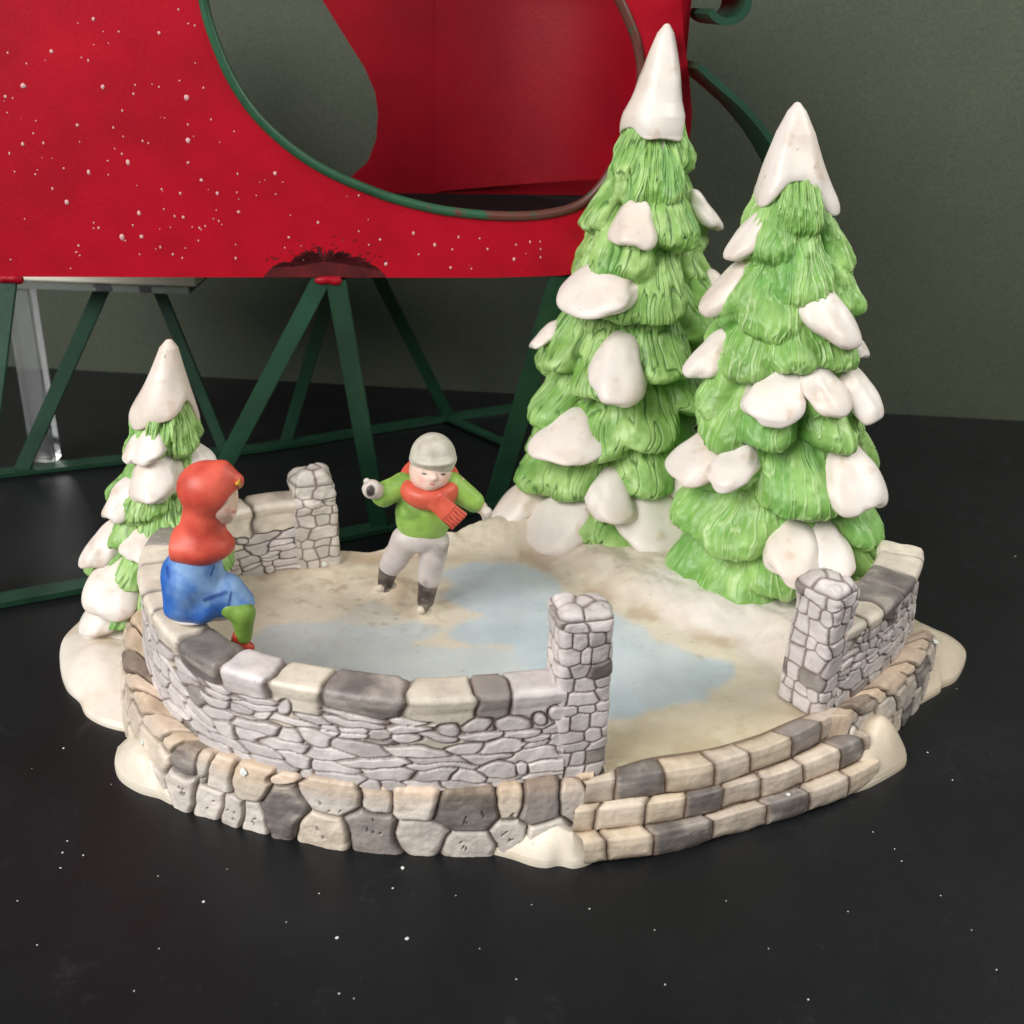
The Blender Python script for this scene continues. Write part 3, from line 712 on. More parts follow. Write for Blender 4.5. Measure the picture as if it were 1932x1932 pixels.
    for (a, b, r) in ((1400, 1125, 2.3), (1320, 1110, 1.2), (1470, 1130, 1.5), (1190, 985, 2.4), (1080, 1000, 1.3), (1300, 1120, 1.3), (1440, 1185, 1.2)):
        q = P(a, b, 2.); C = mix(C, lin((228, 217, 208)), .8*np.exp(-((X-q[0])**2+(Y-q[1])**2)/r**2)*sstep(.2, .5, nz))
    g = P(1170, 1425, ZI); band = np.where(near_step > 0, sstep(.0, .5, near_step), 0); C = mix(C, lin((212, 199, 168)), band*.6)
    spk = sstep(.84, .9, noise(X*8, Y*14, 0, 66))*sstep(.5, .65, fbm(X*.8, Y*.8, 0, 5, 2)); C = mix(C, lin((120, 105, 90)), spk*.15)
    for (a, b, r) in ((1370, 1145, .9), (1290, 1100, .8), (1460, 1140, .8)):
        q = P(a, b, 2.); C = mix(C, lin((232, 223, 215)), sstep(1.25, .8, np.hypot(X-q[0], Y-q[1])/r+.5*(nz2-.5)))
    V = np.stack([X, Y, Z], -1)
    Fc = gridfaces(nu, nv, True).reshape(-1, 4)
    # seam at the centre is degenerate but flat; split ice from bank
    fm = (D[:, :-1] > -.02).reshape(-1)
    a = subset(V.reshape(-1, 3), Fc[~fm], C.reshape(-1, 3)); fpart('snow_bank', a[0], a[1], M_BANK, a[2], None, 'grubby cream snow bank round the pool')
    a = subset(V.reshape(-1, 3), Fc[fm], C.reshape(-1, 3)); fpart('ice', a[0], a[1], M_BANK, a[2], None, 'flat ice painted in pale blue and cream patches')
bank()

# ---- flat snow drifts that spill out past the kerb
def drift(px, h, seed, label, peak=(.5, .5), tint=(232, 221, 203)):
    pts = np.array([P(x, y, 0)[:2] for x, y in px]); cen = pts.mean(0)
    pts, _ = resample(np.vstack([pts, pts[:1]]), 241); pts = pts[:-1]
    nv = 60; t = np.linspace(0, 1, nv)
    prof_r = np.concatenate([1-.0*t[:8], np.linspace(1, 0, nv-8)]); prof_r[:8] = 1-.03*np.linspace(0, 1, 8)**2; prof_r[8:] *= .97
    th = np.arctan2(*(pts-cen).T[::-1]); Rr = np.hypot(*(pts-cen).T); kz = np.hanning(101); kz /= kz.sum()
    Rs = np.convolve(np.concatenate([Rr[-120:], Rr, Rr[:120]]), kz, 'same')[120:-120]
    rad = (Rr[:, None]*prof_r[None]**2+Rs[:, None]*(1-prof_r[None]**2))*prof_r[None]
    V = np.zeros((240, nv, 3)); V[..., 0] = cen[0]+rad*np.cos(th)[:, None]; V[..., 1] = cen[1]+rad*np.sin(th)[:, None]
    zz = .16+(h-.16)*np.clip(1-(prof_r)**1.7, 0, 1)**1.05; zz[:8] = .16*np.sqrt(np.linspace(0, 1, 8)); zz = np.maximum.accumulate(zz)
    X, Y = V[..., 0], V[..., 1]
    V[..., 2] = .0+zz[None]*(.75+.5*fbm(X*.7, Y*.7, 0, seed, 3))
    C = mix(lin(tint), lin((214, 196, 168)), sstep(.4, .75, fbm(X*.8, Y*.8, 0, seed+3, 4))*.6)
    Fc = gridfaces(240, nv, True).reshape(-1, 4)[:, ::-1]
    area = np.sum(pts[:, 0]*np.roll(pts[:, 1], -1)-np.roll(pts[:, 0], -1)*pts[:, 1])
    if area > 0: Fc = Fc[:, ::-1]
    return fpart('snow_drift', V.reshape(-1, 3), Fc, M_SNOW, C.reshape(-1, 3), None, label)
drift([(150, 1180), (118, 1215), (114, 1262), (126, 1302), (150, 1326), (162, 1350), (190, 1368), (232, 1380), (285, 1385), (330, 1330), (340, 1200), (310, 1130), (220, 1130)], .75, 1, 'broad white drift under the small left fir', tint=(236, 226, 214))
drift([(222, 1420), (217, 1448), (228, 1474), (262, 1496), (300, 1507), (330, 1518), (355, 1490), (330, 1440), (280, 1405), (245, 1400)], .8, 2, 'small rounded drift at the left front of the kerb')
drift([(930, 1612), (968, 1622), (1003, 1634), (1030, 1638), (1055, 1634), (1085, 1639), (1118, 1628), (1136, 1612), (1120, 1575), (1060, 1545), (1010, 1555), (960, 1590)], .85, 3, 'cream drift at the foot of the steps on the left')
drift([(1600, 1500), (1645, 1484), (1703, 1450), (1708, 1430), (1698, 1408), (1672, 1388), (1640, 1372), (1605, 1385), (1585, 1420), (1590, 1470)], 1.25, 4, 'pointed cream drift at the right end of the steps', tint=(226, 212, 190))
drift([(1735, 1330), (1772, 1308), (1774, 1300), (1803, 1285), (1821, 1250), (1815, 1230), (1785, 1207), (1747, 1190), (1700, 1170), (1660, 1200), (1680, 1300)], .75, 5, 'cream drift outside the short right wall', tint=(214, 200, 178))

# ------------------------------------------------------------------ firs
def tree(base_px, zb, apex_px, env_px, lobes_px, snow_px, rim_px, seed, label, groove, light_ridge=False, nth=760, nz=620, ydrift=0., hlobe=1.75):
    rng = np.random.default_rng(seed)
    base = P(*base_px, zb); apex = Py(*apex_px, base[1]+ydrift)
    za = apex[2]; slope = (apex-base)/(za-zb)
    ax = lambda z: base[None]+slope[None]*(np.atleast_1d(z)[:, None]-zb)
    zs = np.linspace(zb-.5, za, 400); axp = ax(zs); pxs, pys, w = proj(axp)
    eq = sorted(env_px)                                       # (py, half width)
    ez = np.interp([e[0] for e in eq], pys[::-1], zs[::-1]); ew = np.interp(ez, zs, w); er = np.array([e[1] for e in eq])*ew/F
    oo = np.argsort(ez); ez, er = ez[oo], er[oo]
    Renv = lambda z: np.interp(z, ez, er)
    ztop_env = za
    def hit(px, py, k=1.0):
        d = ray(px, py); tt = np.linspace(15, 45, 1500)
        pts = CAM+d*tt[:, None]; z = pts[:, 2]
        c = ax(z); rr = np.hypot(pts[:, 0]-c[:, 0], pts[:, 1]-c[:, 1]); dd = rr-Renv(z)*k
        ok = (z > zb-.6) & (z < za+.2)
        q = np.where((dd < 0) & ok)[0]
        i = q[0] if len(q) else int(np.argmin(np.where(ok, dd, 99)))
        p = pts[i]; return math.atan2(p[1]-c[i, 1], p[0]-c[i, 0]), p[2], p, tt[i]
    lobes = []
    for (x, y, wpx) in lobes_px:
        th, z, p, dep = hit(x, y); R = max(Renv(z), .3)
        lobes.append((th, z, min(1.25, (wpx*.5*dep/F)/R*1.5), 1.07, 1.35))
    for (x, y, w_, h_) in snow_px:
        th, z, p, dep = hit(x, y+h_*.42); R = max(Renv(z), .3)
        lobes.append((th, z, min(1.25, (w_*.5*dep/F)/R*1.35), 1.0, 1.25))
    # the unseen far side and gaps
    thc = math.atan2(-base[1], -base[0]); z = zb+.2; listed = list(lobes)
    k = 0; step = hlobe*.62
    while z < za-2.4:
        R = Renv(z); nn = 4 if R > 1.1 else 3
        for j in range(nn):
            th = k*.62+j*2*math.pi/nn+rng.uniform(-.15, .15); zz_ = z+rng.uniform(-.2, .2)
            dth = abs((th-thc+math.pi) % (2*math.pi)-math.pi)
            close = any(abs((th-q[0]+math.pi) % (2*math.pi)-math.pi)*R < .85 and abs(zz_-q[1]) < step*.75 for q in listed)
            if not close: lobes.append((th, zz_, 2.3/nn*1.5, .98 if dth > 1.9 else .82, 1.2))
        z += step; k += 1
    TH = np.linspace(-np.pi, np.pi, nth, endpoint=False)[:, None]; ZZ = np.linspace(zb-.35, za-.35, nz)[None, :]
    Re = Renv(ZZ); core = Re*.66
    r = np.broadcast_to(core, (nth, nz)).copy(); idl = np.zeros((nth, nz), int)
    rag = .05*(noise(TH*2.0/.13, ZZ*.25, 0, seed+88)-.5)+.14*(noise(TH*2.0/.5, ZZ*.3, 0, seed+89)-.5)
    wob = (fbm(np.cos(TH)*3+ZZ*0, np.sin(TH)*3+ZZ*0, ZZ*.8, seed, 3)-.5)
    for k, (th, zt, wd_, amp, pw) in enumerate(lobes):
        dth = ((TH-th+np.pi) % (2*np.pi)-np.pi)/wd_
        win = np.clip(1-np.abs(dth)**2.6, 0, 1)**.8
        zbot = zt+rag+.34*np.minimum(np.abs(dth), 1.3)**2.4+.25*wob
        hl = hlobe*(.75+.35*min(1, Renv(zt)/2.5))
        t_ = (zbot+hl-ZZ)/hl                     # 0 at the root of the branch, 1 at its tip
        under = .46/hl
        up = np.clip(t_, 0, 1.1)**pw*1.16
        dn = np.where(t_ > .78, np.sqrt(np.clip(1-((t_-.78)/(.22+under))**2, 0, 1)), 1.)
        Rt = max(Renv(zt)*amp, .35)
        bump = (Rt-core)*up*win*dn*(t_ > 0)
        kk = .11*Rt
        cand = core+bump-.5*kk*(1-np.clip(bump/(kk+1e-6), 0, 1))
        cand = np.where((bump > 0), cand, core-9)
        m = cand > r; idl[m] = k
        hh_ = np.clip(.5+.5*(cand-r)/kk, 0, 1); r = r*(1-hh_)+np.maximum(cand, core-1)*hh_+kk*hh_*(1-hh_)*.8
    # strands
    Rm = 2.0
    A = TH*Rm/.095+3.2*(fbm(np.cos(TH)*4, np.sin(TH)*4, ZZ*1.4, seed+2, 2)-.5)+idl*3.7
    nn = noise(A, ZZ*1.15+idl*1.9, 0, seed+5); gate = sstep(.08, .30, noise(A*.8+9, ZZ*1.7, 3, seed+6))
    line = (1-np.clip(np.abs(nn-.5)/.12, 0, 1)); line = line*line*(3-2*line)*gate
    A2 = TH*Rm/.07+idl*2.1; fine = noise(A2, ZZ*1.2, 0, seed+9)-.5
    lum = fbm(np.cos(TH)*5, np.sin(TH)*5, ZZ*1.8, seed+31, 3)
    sgn = 1. if light_ridge else -1.
    r = r+sgn*groove*line*.9+.014*fine+.26*(lum-.5)+.10*(fbm(np.cos(TH)*2.2, np.sin(TH)*2.2, ZZ*.9, seed+61, 2)-.5)
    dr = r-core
    C = mix(lin((128, 172, 86)), lin((170, 206, 126)), sstep(.3, .7, lum))
    if light_ridge:
        C = mix(lin((122, 170, 82)), lin((154, 196, 110)), sstep(.3, .7, lum)); C = mix(C, lin((186, 214, 150)), line*.7)
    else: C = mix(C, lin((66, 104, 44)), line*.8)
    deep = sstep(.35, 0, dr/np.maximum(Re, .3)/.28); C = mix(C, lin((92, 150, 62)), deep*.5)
    C = mix(C, lin((96, 164, 78)), sstep(.55, .75, fbm(np.cos(TH)*2.5, np.sin(TH)*2.5, ZZ*.7, seed+40, 2))*.45)
    C = mix(C, lin((225, 220, 208)), sstep(.63, .70, fbm(np.cos(TH)*6, np.sin(TH)*6, ZZ*2.2, seed+71, 3))*sstep(.5, .1, dr/np.maximum(Re, .3)/.3)*.7)
    zd = ZZ-.16*np.clip(dr-.1, 0, 3)
    c = ax(ZZ.ravel()); V = np.stack([c[None, :, 0]+r*np.cos(TH), c[None, :, 1]+r*np.sin(TH), zd], -1)
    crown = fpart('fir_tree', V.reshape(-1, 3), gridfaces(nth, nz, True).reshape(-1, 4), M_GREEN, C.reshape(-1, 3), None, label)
    # snow cap with a dripping rim
    rm = []
    for (x, y) in rim_px:
        th, z, p, dep = hit(x, y, 1.0); rm.append((th, z))
    zr = np.mean([q[1] for q in rm]); rm += [(thc+math.pi+o, zr+rng.uniform(-.3, .2)) for o in (-1.1, -.4, .4, 1.1)]
    rm = sorted(((t_+np.pi) % (2*np.pi)-np.pi, z) for t_, z in rm); a_ = np.array([q[0] for q in rm]); b_ = np.array([q[1] for q in rm])
    nu, nv = 260, 120; th = np.linspace(-np.pi, np.pi, nu, endpoint=False)
    zrim = np.interp(th, np.concatenate([a_-2*np.pi, a_, a_+2*np.pi]), np.tile(b_, 3))
    ker = np.hanning(31); ker /= ker.sum(); zrim = np.convolve(np.concatenate([zrim[-30:], zrim, zrim[:30]]), ker, 'same')[30:-30]
    tt = np.linspace(0, 1, nv)
    Z2 = za-(za-zrim)[:, None]*np.minimum(tt/.9, 1)[None, :]
    Z2 = np.where(tt > .9, zrim[:, None]-.05*np.sin((tt[None]-.9)/.1*np.pi), Z2)
    shrink = np.where(tt > .78, np.sqrt(np.clip(1-((tt-.78)/.22)**2, 0, 1))*.34+.66, 1.)
    puff = 1.0+.07*sstep(.45, .85, tt)
    R2 = np.maximum(Renv(Z2), .12*np.sqrt(np.clip((za-Z2)/.15, 0, 1)))*puff*shrink
    R2 *= 1+.16*(noise(np.cos(th)[:, None]*1.3+4, np.sin(th)[:, None]*1.3, Z2*.5, seed+3)-.5)*2*sstep(.1, .6, tt)
    R2[:, 0] = 0
    c = ax(Z2.ravel()).reshape(nu, nv, 3)
    VV = np.stack([c[..., 0]+R2*np.cos(th)[:, None], c[..., 1]+R2*np.sin(th)[:, None], Z2], -1)
    CC = snowcol(VV, seed)
    fpart('snow_cap', VV.reshape(-1, 3), gridfaces(nu, nv, True).reshape(-1, 4)[:, ::-1], M_SNOW, CC.reshape(-1, 3), crown)
    for i, sp in enumerate(snow_px):
        x, y, w_, h_ = sp[:4]; th, z, p, dep = hit(x, y, 1.0)
        snow_lump(p, th, w_*dep/F, h_*dep/F, seed*10+i, crown)
    return crown
def snowcol(V, seed):
    n = fbm(V[..., 0]*.7, V[..., 1]*.7, V[..., 2]*.7, seed, 4); n2 = fbm(V[..., 0]*2.4, V[..., 1]*2.4, V[..., 2]*2.4, seed+6, 3)
    C = mix(lin((234, 225, 217)), lin((226, 212, 199)), sstep(.4, .75, n)); return mix(C, lin((196, 166, 132)), sstep(.62, .82, n2)*.4)
def snow_lump(p, th, w, h, seed, parent):
    """snow resting on a branch end: a rounded wedge, widest along the branch tip"""
    rng = np.random.default_rng(seed)
    nu, nv = 72, 44
    a = np.linspace(0, 2*np.pi, nu, endpoint=False)[:, None]; b = np.linspace(0, np.pi, nv)[None, :]
    q = .82
    sp = lambda x, e: np.sign(x)*np.abs(x)**e
    X = sp(np.sin(b), q)*sp(np.cos(a), q); Y = sp(np.sin(b), q)*sp(np.sin(a), q); Z = sp(np.cos(b), .95)*np.ones_like(a)
    # X tangent, Y outward, Z up; wedge: narrower at the top, bulging at the lower front lip
    tap = 1-.40*np.clip(Z, -1, 1)*(1 if rng.random() < .85 else .4); X = X*tap
    nose = np.clip(Y, 0, 1)**2*np.clip(1-X*X*.8, 0, 1); Y = Y*(1-.34*Z)+.28*nose*np.clip(.6-Z, 0, 1)
    wv_ = 1+.20*(noise(X*1.1+seed, Y*1.1, Z*1.1, seed)-.5)*2+.05*(noise(X*2.6+seed, Y*2.6, Z*2.6, seed)-.5)
    d = .5*(.45*w+.55*h); w = max(w, .85*h); Xs, Ys, Zs = X*w*.5*wv_, Y*d*wv_, Z*h*.5*wv_
    o = np.array([math.cos(th), math.sin(th), 0]); t_ = np.array([-math.sin(th), math.cos(th), 0]); up = np.array([0, 0, 1.])
    tilt = .30; o2 = o*math.cos(tilt)-up*math.sin(tilt); u2 = up-o*.40
    lean = rng.uniform(-.25, .25); t2 = t_*math.cos(lean)+up*math.sin(lean)
    V = p-o*d*.38+Xs[..., None]*t2+Ys[..., None]*o2+Zs[..., None]*u2
    fc = gridfaces(nu, nv, True).reshape(-1, 4)
    fpart('snow_clump', V.reshape(-1, 3), fc[:, ::-1], M_SNOW, snowcol(V, seed).reshape(-1, 3), parent)

tree((1138, 945), 1.9, (1259, 44),
     [(44, 4), (62, 16), (100, 28), (150, 42), (190, 50), (215, 58), (250, 62), (300, 80), (345, 88), (420, 122), (520, 150), (600, 160), (680, 172), (770, 184), (850, 188), (930, 196), (1000, 192), (1060, 180)],
     [(1227, 368, 170), (1319, 300, 70), (1170, 318, 60), (1107, 414, 80), (1289, 448, 120), (1162, 505, 130), (1255, 590, 120), (1350, 548, 90), (1165, 588, 100), (1339, 622, 90), (1044, 677, 70), (1120, 735, 110), (1271, 700, 130), (1014, 782, 90), (1233, 829, 130), (1125, 850, 120), (1330, 760, 110), (997, 905, 120), (1069, 926, 100), (1233, 915, 120), (1310, 870, 90), (1174, 1022, 140), (1090, 1000, 120)],
     [(1196, 420, 88, 78), (1336, 396, 48, 72), (1126, 540, 150, 84), (1366, 540, 60, 60), (1028, 628, 54, 52), (1162, 690, 112, 112), (1073, 826, 136, 72), (1350, 622, 50, 50), (1157, 938, 88, 78), (1242, 972, 135, 105), (972, 947, 92, 84), (1052, 990, 125, 105), (1290, 905, 60, 70)],
     [(1190, 235), (1215, 262), (1250, 258), (1290, 266), (1310, 232)], 3, 'tall fir tree standing behind the pool with dark-lined green branches', .055, nth=1100, nz=680)
tree((1455, 1062), 1.85, (1505, 192),
     [(192, 4), (210, 18), (250, 36), (300, 50), (350, 64), (400, 80), (440, 98), (500, 116), (570, 138), (660, 158), (750, 178), (860, 196), (950, 202), (1010, 204), (1080, 196), (1150, 178)],
     [(1513, 420, 90), (1605, 490, 90), (1450, 472, 80), (1525, 550, 120), (1375, 572, 80), (1436, 616, 130), (1618, 575, 80), (1594, 677, 110), (1500, 680, 110), (1400, 700, 100), (1330, 758, 70), (1355, 822, 110), (1440, 830, 110), (1524, 958, 170), (1292, 976, 130), (1368, 1023, 150), (1646, 1004, 100), (1590, 830, 110), (1275, 1069, 100), (1368, 1130, 170), (1469, 1112, 110), (1560, 1090, 120), (1650, 1060, 80)],
     [(1415, 437, 56, 92), (1362, 545, 56, 112), (1335, 660, 78, 88), (1574, 591, 108, 88), (1620, 648, 28, 52), (1466, 741, 118, 88), (1562, 737, 90, 82), (1626, 737, 70, 88), (1313, 854, 106, 92), (1384, 872, 88, 76), (1613, 890, 98, 122), (1499, 1042, 106, 84), (1572, 1042, 96, 84)],
     [(1432, 390), (1455, 385), (1485, 340), (1525, 338), (1552, 372), (1575, 412), (1592, 400)], 4, 'fir tree nearest the right gatepost with pale-veined branches', .05, True, nth=1200, nz=660)
tree((297, 1152), .35, (319, 640),
     [(640, 5), (655, 17), (700, 32), (750, 50), (800, 66), (860, 78), (940, 104), (1030, 138), (1110, 140), (1180, 132), (1220, 118)],
     [(352, 842, 80), (300, 830, 60), (259, 964, 100), (312, 1008, 100), (220, 1016, 60), (252, 1090, 80), (275, 1130, 80), (232, 1165, 90), (400, 960, 90), (420, 1060, 100), (330, 1110, 80), (180, 1100, 60)],
     [(254, 842, 46, 44), (280, 836, 66, 62), (290, 895, 96, 98), (378, 858, 48, 58), (224, 938, 54, 78), (283, 1022, 118, 60), (187, 1028, 80, 78), (216, 1102, 106, 86), (186, 1154, 80, 70), (448, 1010, 80, 84), (330, 1060, 90, 60), (205, 1200, 110, 60)],
     [(252, 812), (285, 800), (324, 790), (350, 745), (362, 760), (388, 806)], 6, 'small snow laden fir tree outside the curved wall behind the girl', .05, nth=640, nz=440, hlobe=1.15)

# ------------------------------------------------------------------ the boy on the ice
yb = P(803, 1146, ZI+.1)[1]; sb = proj(np.array([0., yb, 3.6]))[2]/F
def J(px, py, dy=0.): return Py(px, py, yb+dy*sb)
def sdf_part(name, f, pts, pad, col, parent, vox=.035, mat=M_FIG, label=None):
    pts = np.array(pts); V, Fc = surface_net(f, pts.min(0)-pad, pts.max(0)+pad, vox)
    c = col(V) if callable(col) else np.broadcast_to(lin(col), V.shape)
    return fpart(name, V, Fc, mat, c, parent, label)
def wash(base, dark, amount=.5, sc=1.6, seed=0, lo=.5, hi=.8):
    def f(V): return mix(lin(base), lin(dark), amount*sstep(lo, hi, fbm(V[:, 0]*sc, V[:, 1]*sc, V[:, 2]*sc, seed, 4)))
    return f
k = sb
headc = J(812, 889, -4)
def f_body(X, Y, Z):
    d = ell(X, Y, Z, headc, (39*k, 40*k, 42*k))
    d = smin(d, cap(X, Y, Z, J(811, 905, -38), J(811, 912, -38), 12*k, 14*k), 10*k)      # chin, cheeks
    d = smin(d, cap(X, Y, Z, J(800, 906, -30), J(828, 906, -30), 13*k, 13*k), 8*k)
    d = smin(d, cap(X, Y, Z, J(819, 897, -43), J(820, 902, -46), 3.5*k, 5.5*k), 4*k)     # nose
    d = smin(d, cap(X, Y, Z, J(812, 915), J(806, 945), 22*k, 24*k), 8*k)
    d = smin(d, cap(X, Y, Z, J(805, 950), J(797, 1000), 32*k, 32*k), 8*k)
    d = smin(d, cap(X, Y, Z, J(768, 1020), J(735, 1070), 22*k, 15*k), 6*k)
    d = smin(d, cap(X, Y, Z, J(735, 1070), J(724, 1100, 6), 12*k, 10*k), 6*k)
    d = smin(d, cap(X, Y, Z, J(822, 1025), J(806, 1095), 22*k, 14*k), 6*k)
    d = smin(d, cap(X, Y, Z, J(806, 1095), J(801, 1135), 13*k, 12*k), 6*k)
    d = smin(d, cap(X, Y, Z, J(760, 915), J(712, 928, -18), 18*k, 14*k), 8*k)
    d = smin(d, cap(X, Y, Z, J(862, 915), J(908, 958), 18*k, 12*k), 8*k)
    return d
def c_body(V):
    x, y, w = proj(V); C = np.broadcast_to(lin((236, 204, 188)), V.shape).copy()
    front = V[:, 1] < headc[1]
    for (ex_, ey_) in ((801, 894), (836, 895)):
        C = mix(C, lin((60, 48, 52)), front*sstep(1.25, .7, np.hypot((x-ex_)/5.2, (y-ey_)/2.4)))
        C = mix(C, lin((130, 95, 80)), front*sstep(1.2, .7, np.hypot((x-ex_)/6.5, (y-ey_+6)/1.4))*.5)
    for (ex_, ey_) in ((795, 906), (838, 907)): C = mix(C, lin((240, 165, 150)), front*np.exp(-((x-ex_)**2+(y-ey_)**2)/60)*.6)
    C = mix(C, lin((205, 90, 85)), front*sstep(1.2, .7, np.hypot((x-816)/6, (y-914)/1.8)))
    return C
boy = sdf_part('person', f_body, [J(690, 840, -60), J(935, 1140, 60), J(800, 1140, 0)], 12*k, c_body, None, .034, label='small painted boy skating with arms spread in a green sweater and grey cap')
# cap with a peak
hc = J(817, 862, 2)
def f_hat(X, Y, Z):
    d = ell(X, Y, Z, hc, (42*k, 43*k, 45*k)); d = np.maximum(d, (hc[2]-20*k)-Z+.35*(Y-hc[1]))
    d = smin(d, ell(X, Y, Z, J(817, 866, 0), (43*k, 42*k, 15*k)), 3*k)
    pk = ell(X, Y, Z, J(819, 868, -24), (37*k, 27*k, 9*k)); d = smin(d, pk, 4*k)
    return d
sdf_part('cap', f_hat, [J(817, 812), J(765, 890, -60), J(868, 880, 50)], 8*k, wash((204, 199, 184), (160, 150, 132), .6, 1.8, 3), boy, .032)
def torus_sdf(X, Y, Z, c, R, r, sq=1., tilt=0., rx=1.):
    x, y, z = (X-c[0])/rx, Y-c[1], Z-c[2]
    y2 = y*math.cos(tilt)-z*math.sin(tilt); z2 = y*math.sin(tilt)+z*math.cos(tilt)
    return np.sqrt((np.hypot(x, y2)-R)**2+(z2*sq)**2)-r
def f_scarf(X, Y, Z):
    c = J(811, 917, -2)
    d = torus_sdf(X, Y, Z, c, 40*k, 15*k, .72, -.30, 1.05)
    d = smin(d, torus_sdf(X, Y, Z, J(810, 903, 6), 42*k, 11*k, .9, -.45, 1.05), 3*k)
    a, b = J(822, 944, -46), J(866, 984, -52)
    e = (b-a)/np.linalg.norm(b-a); s_ = np.cross(e, [0, -1, 0.3]); s_ /= np.linalg.norm(s_); n_ = np.cross(e, s_)
    q = np.stack([X-a[0], Y-a[1], Z-a[2]], -1); L = np.linalg.norm(b-a)
    u, v, w_ = q@e, q@s_, q@n_
    bx = np.maximum(np.maximum(np.abs(u-L/2)-L/2, np.abs(v)-(15+4*np.clip(u/L, 0, 1))*k), np.abs(w_)-6*k)-2*k
    fr = .8*k*np.sin(v/(4.4*k))*sstep(L*.62, L*.7, u); d = smin(d, bx+np.abs(fr)*.8, 4*k)
    d = d+.9*k*np.sin((Z+.35*X)/(7*k))*.5
    return d
def c_scarf(V):
    C = wash((220, 98, 74), (170, 56, 42), .6, 2.2, 4)(V); x, y, w = proj(V); u = (x-822)*.74+(y-944)*.67; v = -(x-822)*.67+(y-944)*.74
    fr = (V[:, 1] < J(840, 960, -30)[1])
    C = mix(C, lin((104, 34, 40)), fr*sstep(38, 41, u)*sstep(1.6, .8, np.abs(((v+40) % 7)-3.5))*.75)
    return mix(C, lin((120, 38, 40)), fr*sstep(1.8, .9, np.abs(u-36))*.6)
sdf_part('scarf', f_scarf, [J(755, 865, 60), J(885, 1005, -75), J(870, 900, 50)], 14*k, c_scarf, boy, .030)
def f_sweater(X, Y, Z):
    d = ell(X, Y, Z, J(799, 972, 0), (53*k, 40*k, 58*k))
    d = smin(d, cap(X, Y, Z, J(774, 920), J(840, 920), 25*k, 25*k), 10*k)
    d = smin(d, cap(X, Y, Z, J(762, 915), J(724, 933, -14), 24*k, 23*k), 7*k)
    d = smin(d, cap(X, Y, Z, J(852, 916), J(894, 947), 25*k, 20*k), 7*k)
    hem = J(800, 1022)[2]; d = np.maximum(d, hem-Z+.12*(X-J(800, 1022)[0]))
    rip = np.sin((X*.8+Z*1.3)/(7*k)+2*noise(X*2, Y*2, Z*2, 3))*.9*k; return d+rip*.6
sdf_part('sweater', f_sweater, [J(690, 890, -70), J(925, 1020, 70)], 14*k, wash((156, 196, 92), (96, 138, 56), .7, 1.9, 5, .48, .78), boy, .034)
def f_trous(X, Y, Z):
    d = ell(X, Y, Z, J(794, 1012), (49*k, 36*k, 31*k))
    d = smin(d, cap(X, Y, Z, J(768, 1018), J(737, 1068), 29*k, 22*k), 5*k)
    d = smin(d, cap(X, Y, Z, J(819, 1025), J(810, 1092), 29*k, 22*k), 4*k)
    fold = np.sin((Z*1.2+X*.5)/(9*k)+3*noise(X*1.5, Y*1.5, Z*1.5, 8))*.9*k; return d+fold
sdf_part('trousers', f_trous, [J(690, 970, -60), J(872, 1115, 60)], 10*k, wash((212, 202, 197), (140, 124, 118), .75, 1.7, 6, .52, .78), boy, .034)
def f_boot1(X, Y, Z): return smin(cap(X, Y, Z, J(733, 1076), J(726, 1104, 4), 19*k, 14*k), cap(X, Y, Z, J(728, 1104, 0), J(722, 1108, -16), 12*k, 9*k), 5*k)
def f_boot2(X, Y, Z): return smin(cap(X, Y, Z, J(809, 1094), J(803, 1134, 2), 20*k, 16*k), cap(X, Y, Z, J(803, 1136, -4), J(800, 1146, -24), 14*k, 10*k), 5*k)
for f_, pts in ((f_boot1, [J(710, 1060, -30), J(760, 1125, 30)]), (f_boot2, [J(775, 1080, -40), J(835, 1165, 30)])):
    sdf_part('boot', f_, pts, 12*k, wash((118, 106, 98), (58, 48, 48), .8, 3, 7, .4, .65), boy, .032)
for a_, b_ in ((J(716, 1110, -22), J(742, 1104, 14)), (J(794, 1150, -30), J(814, 1140, 14))):
    def f_sk(X, Y, Z, a_=a_, b_=b_): return cap(X, Y, Z, a_, b_, 8*k, 7*k)+.05*(noise(X*3, Y*3, Z*3, 5)-.5)
    sdf_part('skate', f_sk, [a_, b_], 14*k, (226, 214, 194), boy, .03)
def mitten(a, b, th, r, nm, col):
    def f(X, Y, Z):
        d = cap(X, Y, Z, a, b, r*.8, r); a2 = a+(b-a)*.3
        for q in range(4):                                          # four short fingers side by side, then the thumb
            sd_ = np.cross(b-a, [0, 0, 1.]); sd_ /= np.linalg.norm(sd_)
            o = sd_*(q-1.5)*r*.42; ln = [.55, .8, .75, .5][q]
            d = smin(d, cap(X, Y, Z, b+o, b+o+(b-a)/np.linalg.norm(b-a)*r*ln+np.array([0, 0, -.25*r]), r*.30, r*.24), r*.18)
        return smin(d, cap(X, Y, Z, a2, th, r*.42, r*.34), r*.2)
    sdf_part(nm, f, [a, b, th], r*2.2, col, boy, .024)
mitten(J(716, 928, -20), J(702, 923, -34), J(692, 908, -38), 18*k, 'mitten', lambda V: mix(lin((216, 206, 198)), lin((62, 54, 54)), sstep(1.25, .75, np.hypot((proj(V)[0]-699)/8.5, (proj(V)[1]-926)/10.5)+.3*(noise(V[:, 0]*9, V[:, 1]*9, V[:, 2]*9, 4)-.5))))
mitten(J(902, 953, 0), J(918, 967, -4), J(914, 980, -8), 11*k, 'mitten', wash((214, 203, 192), (120, 108, 98), .7, 2.5, 12))

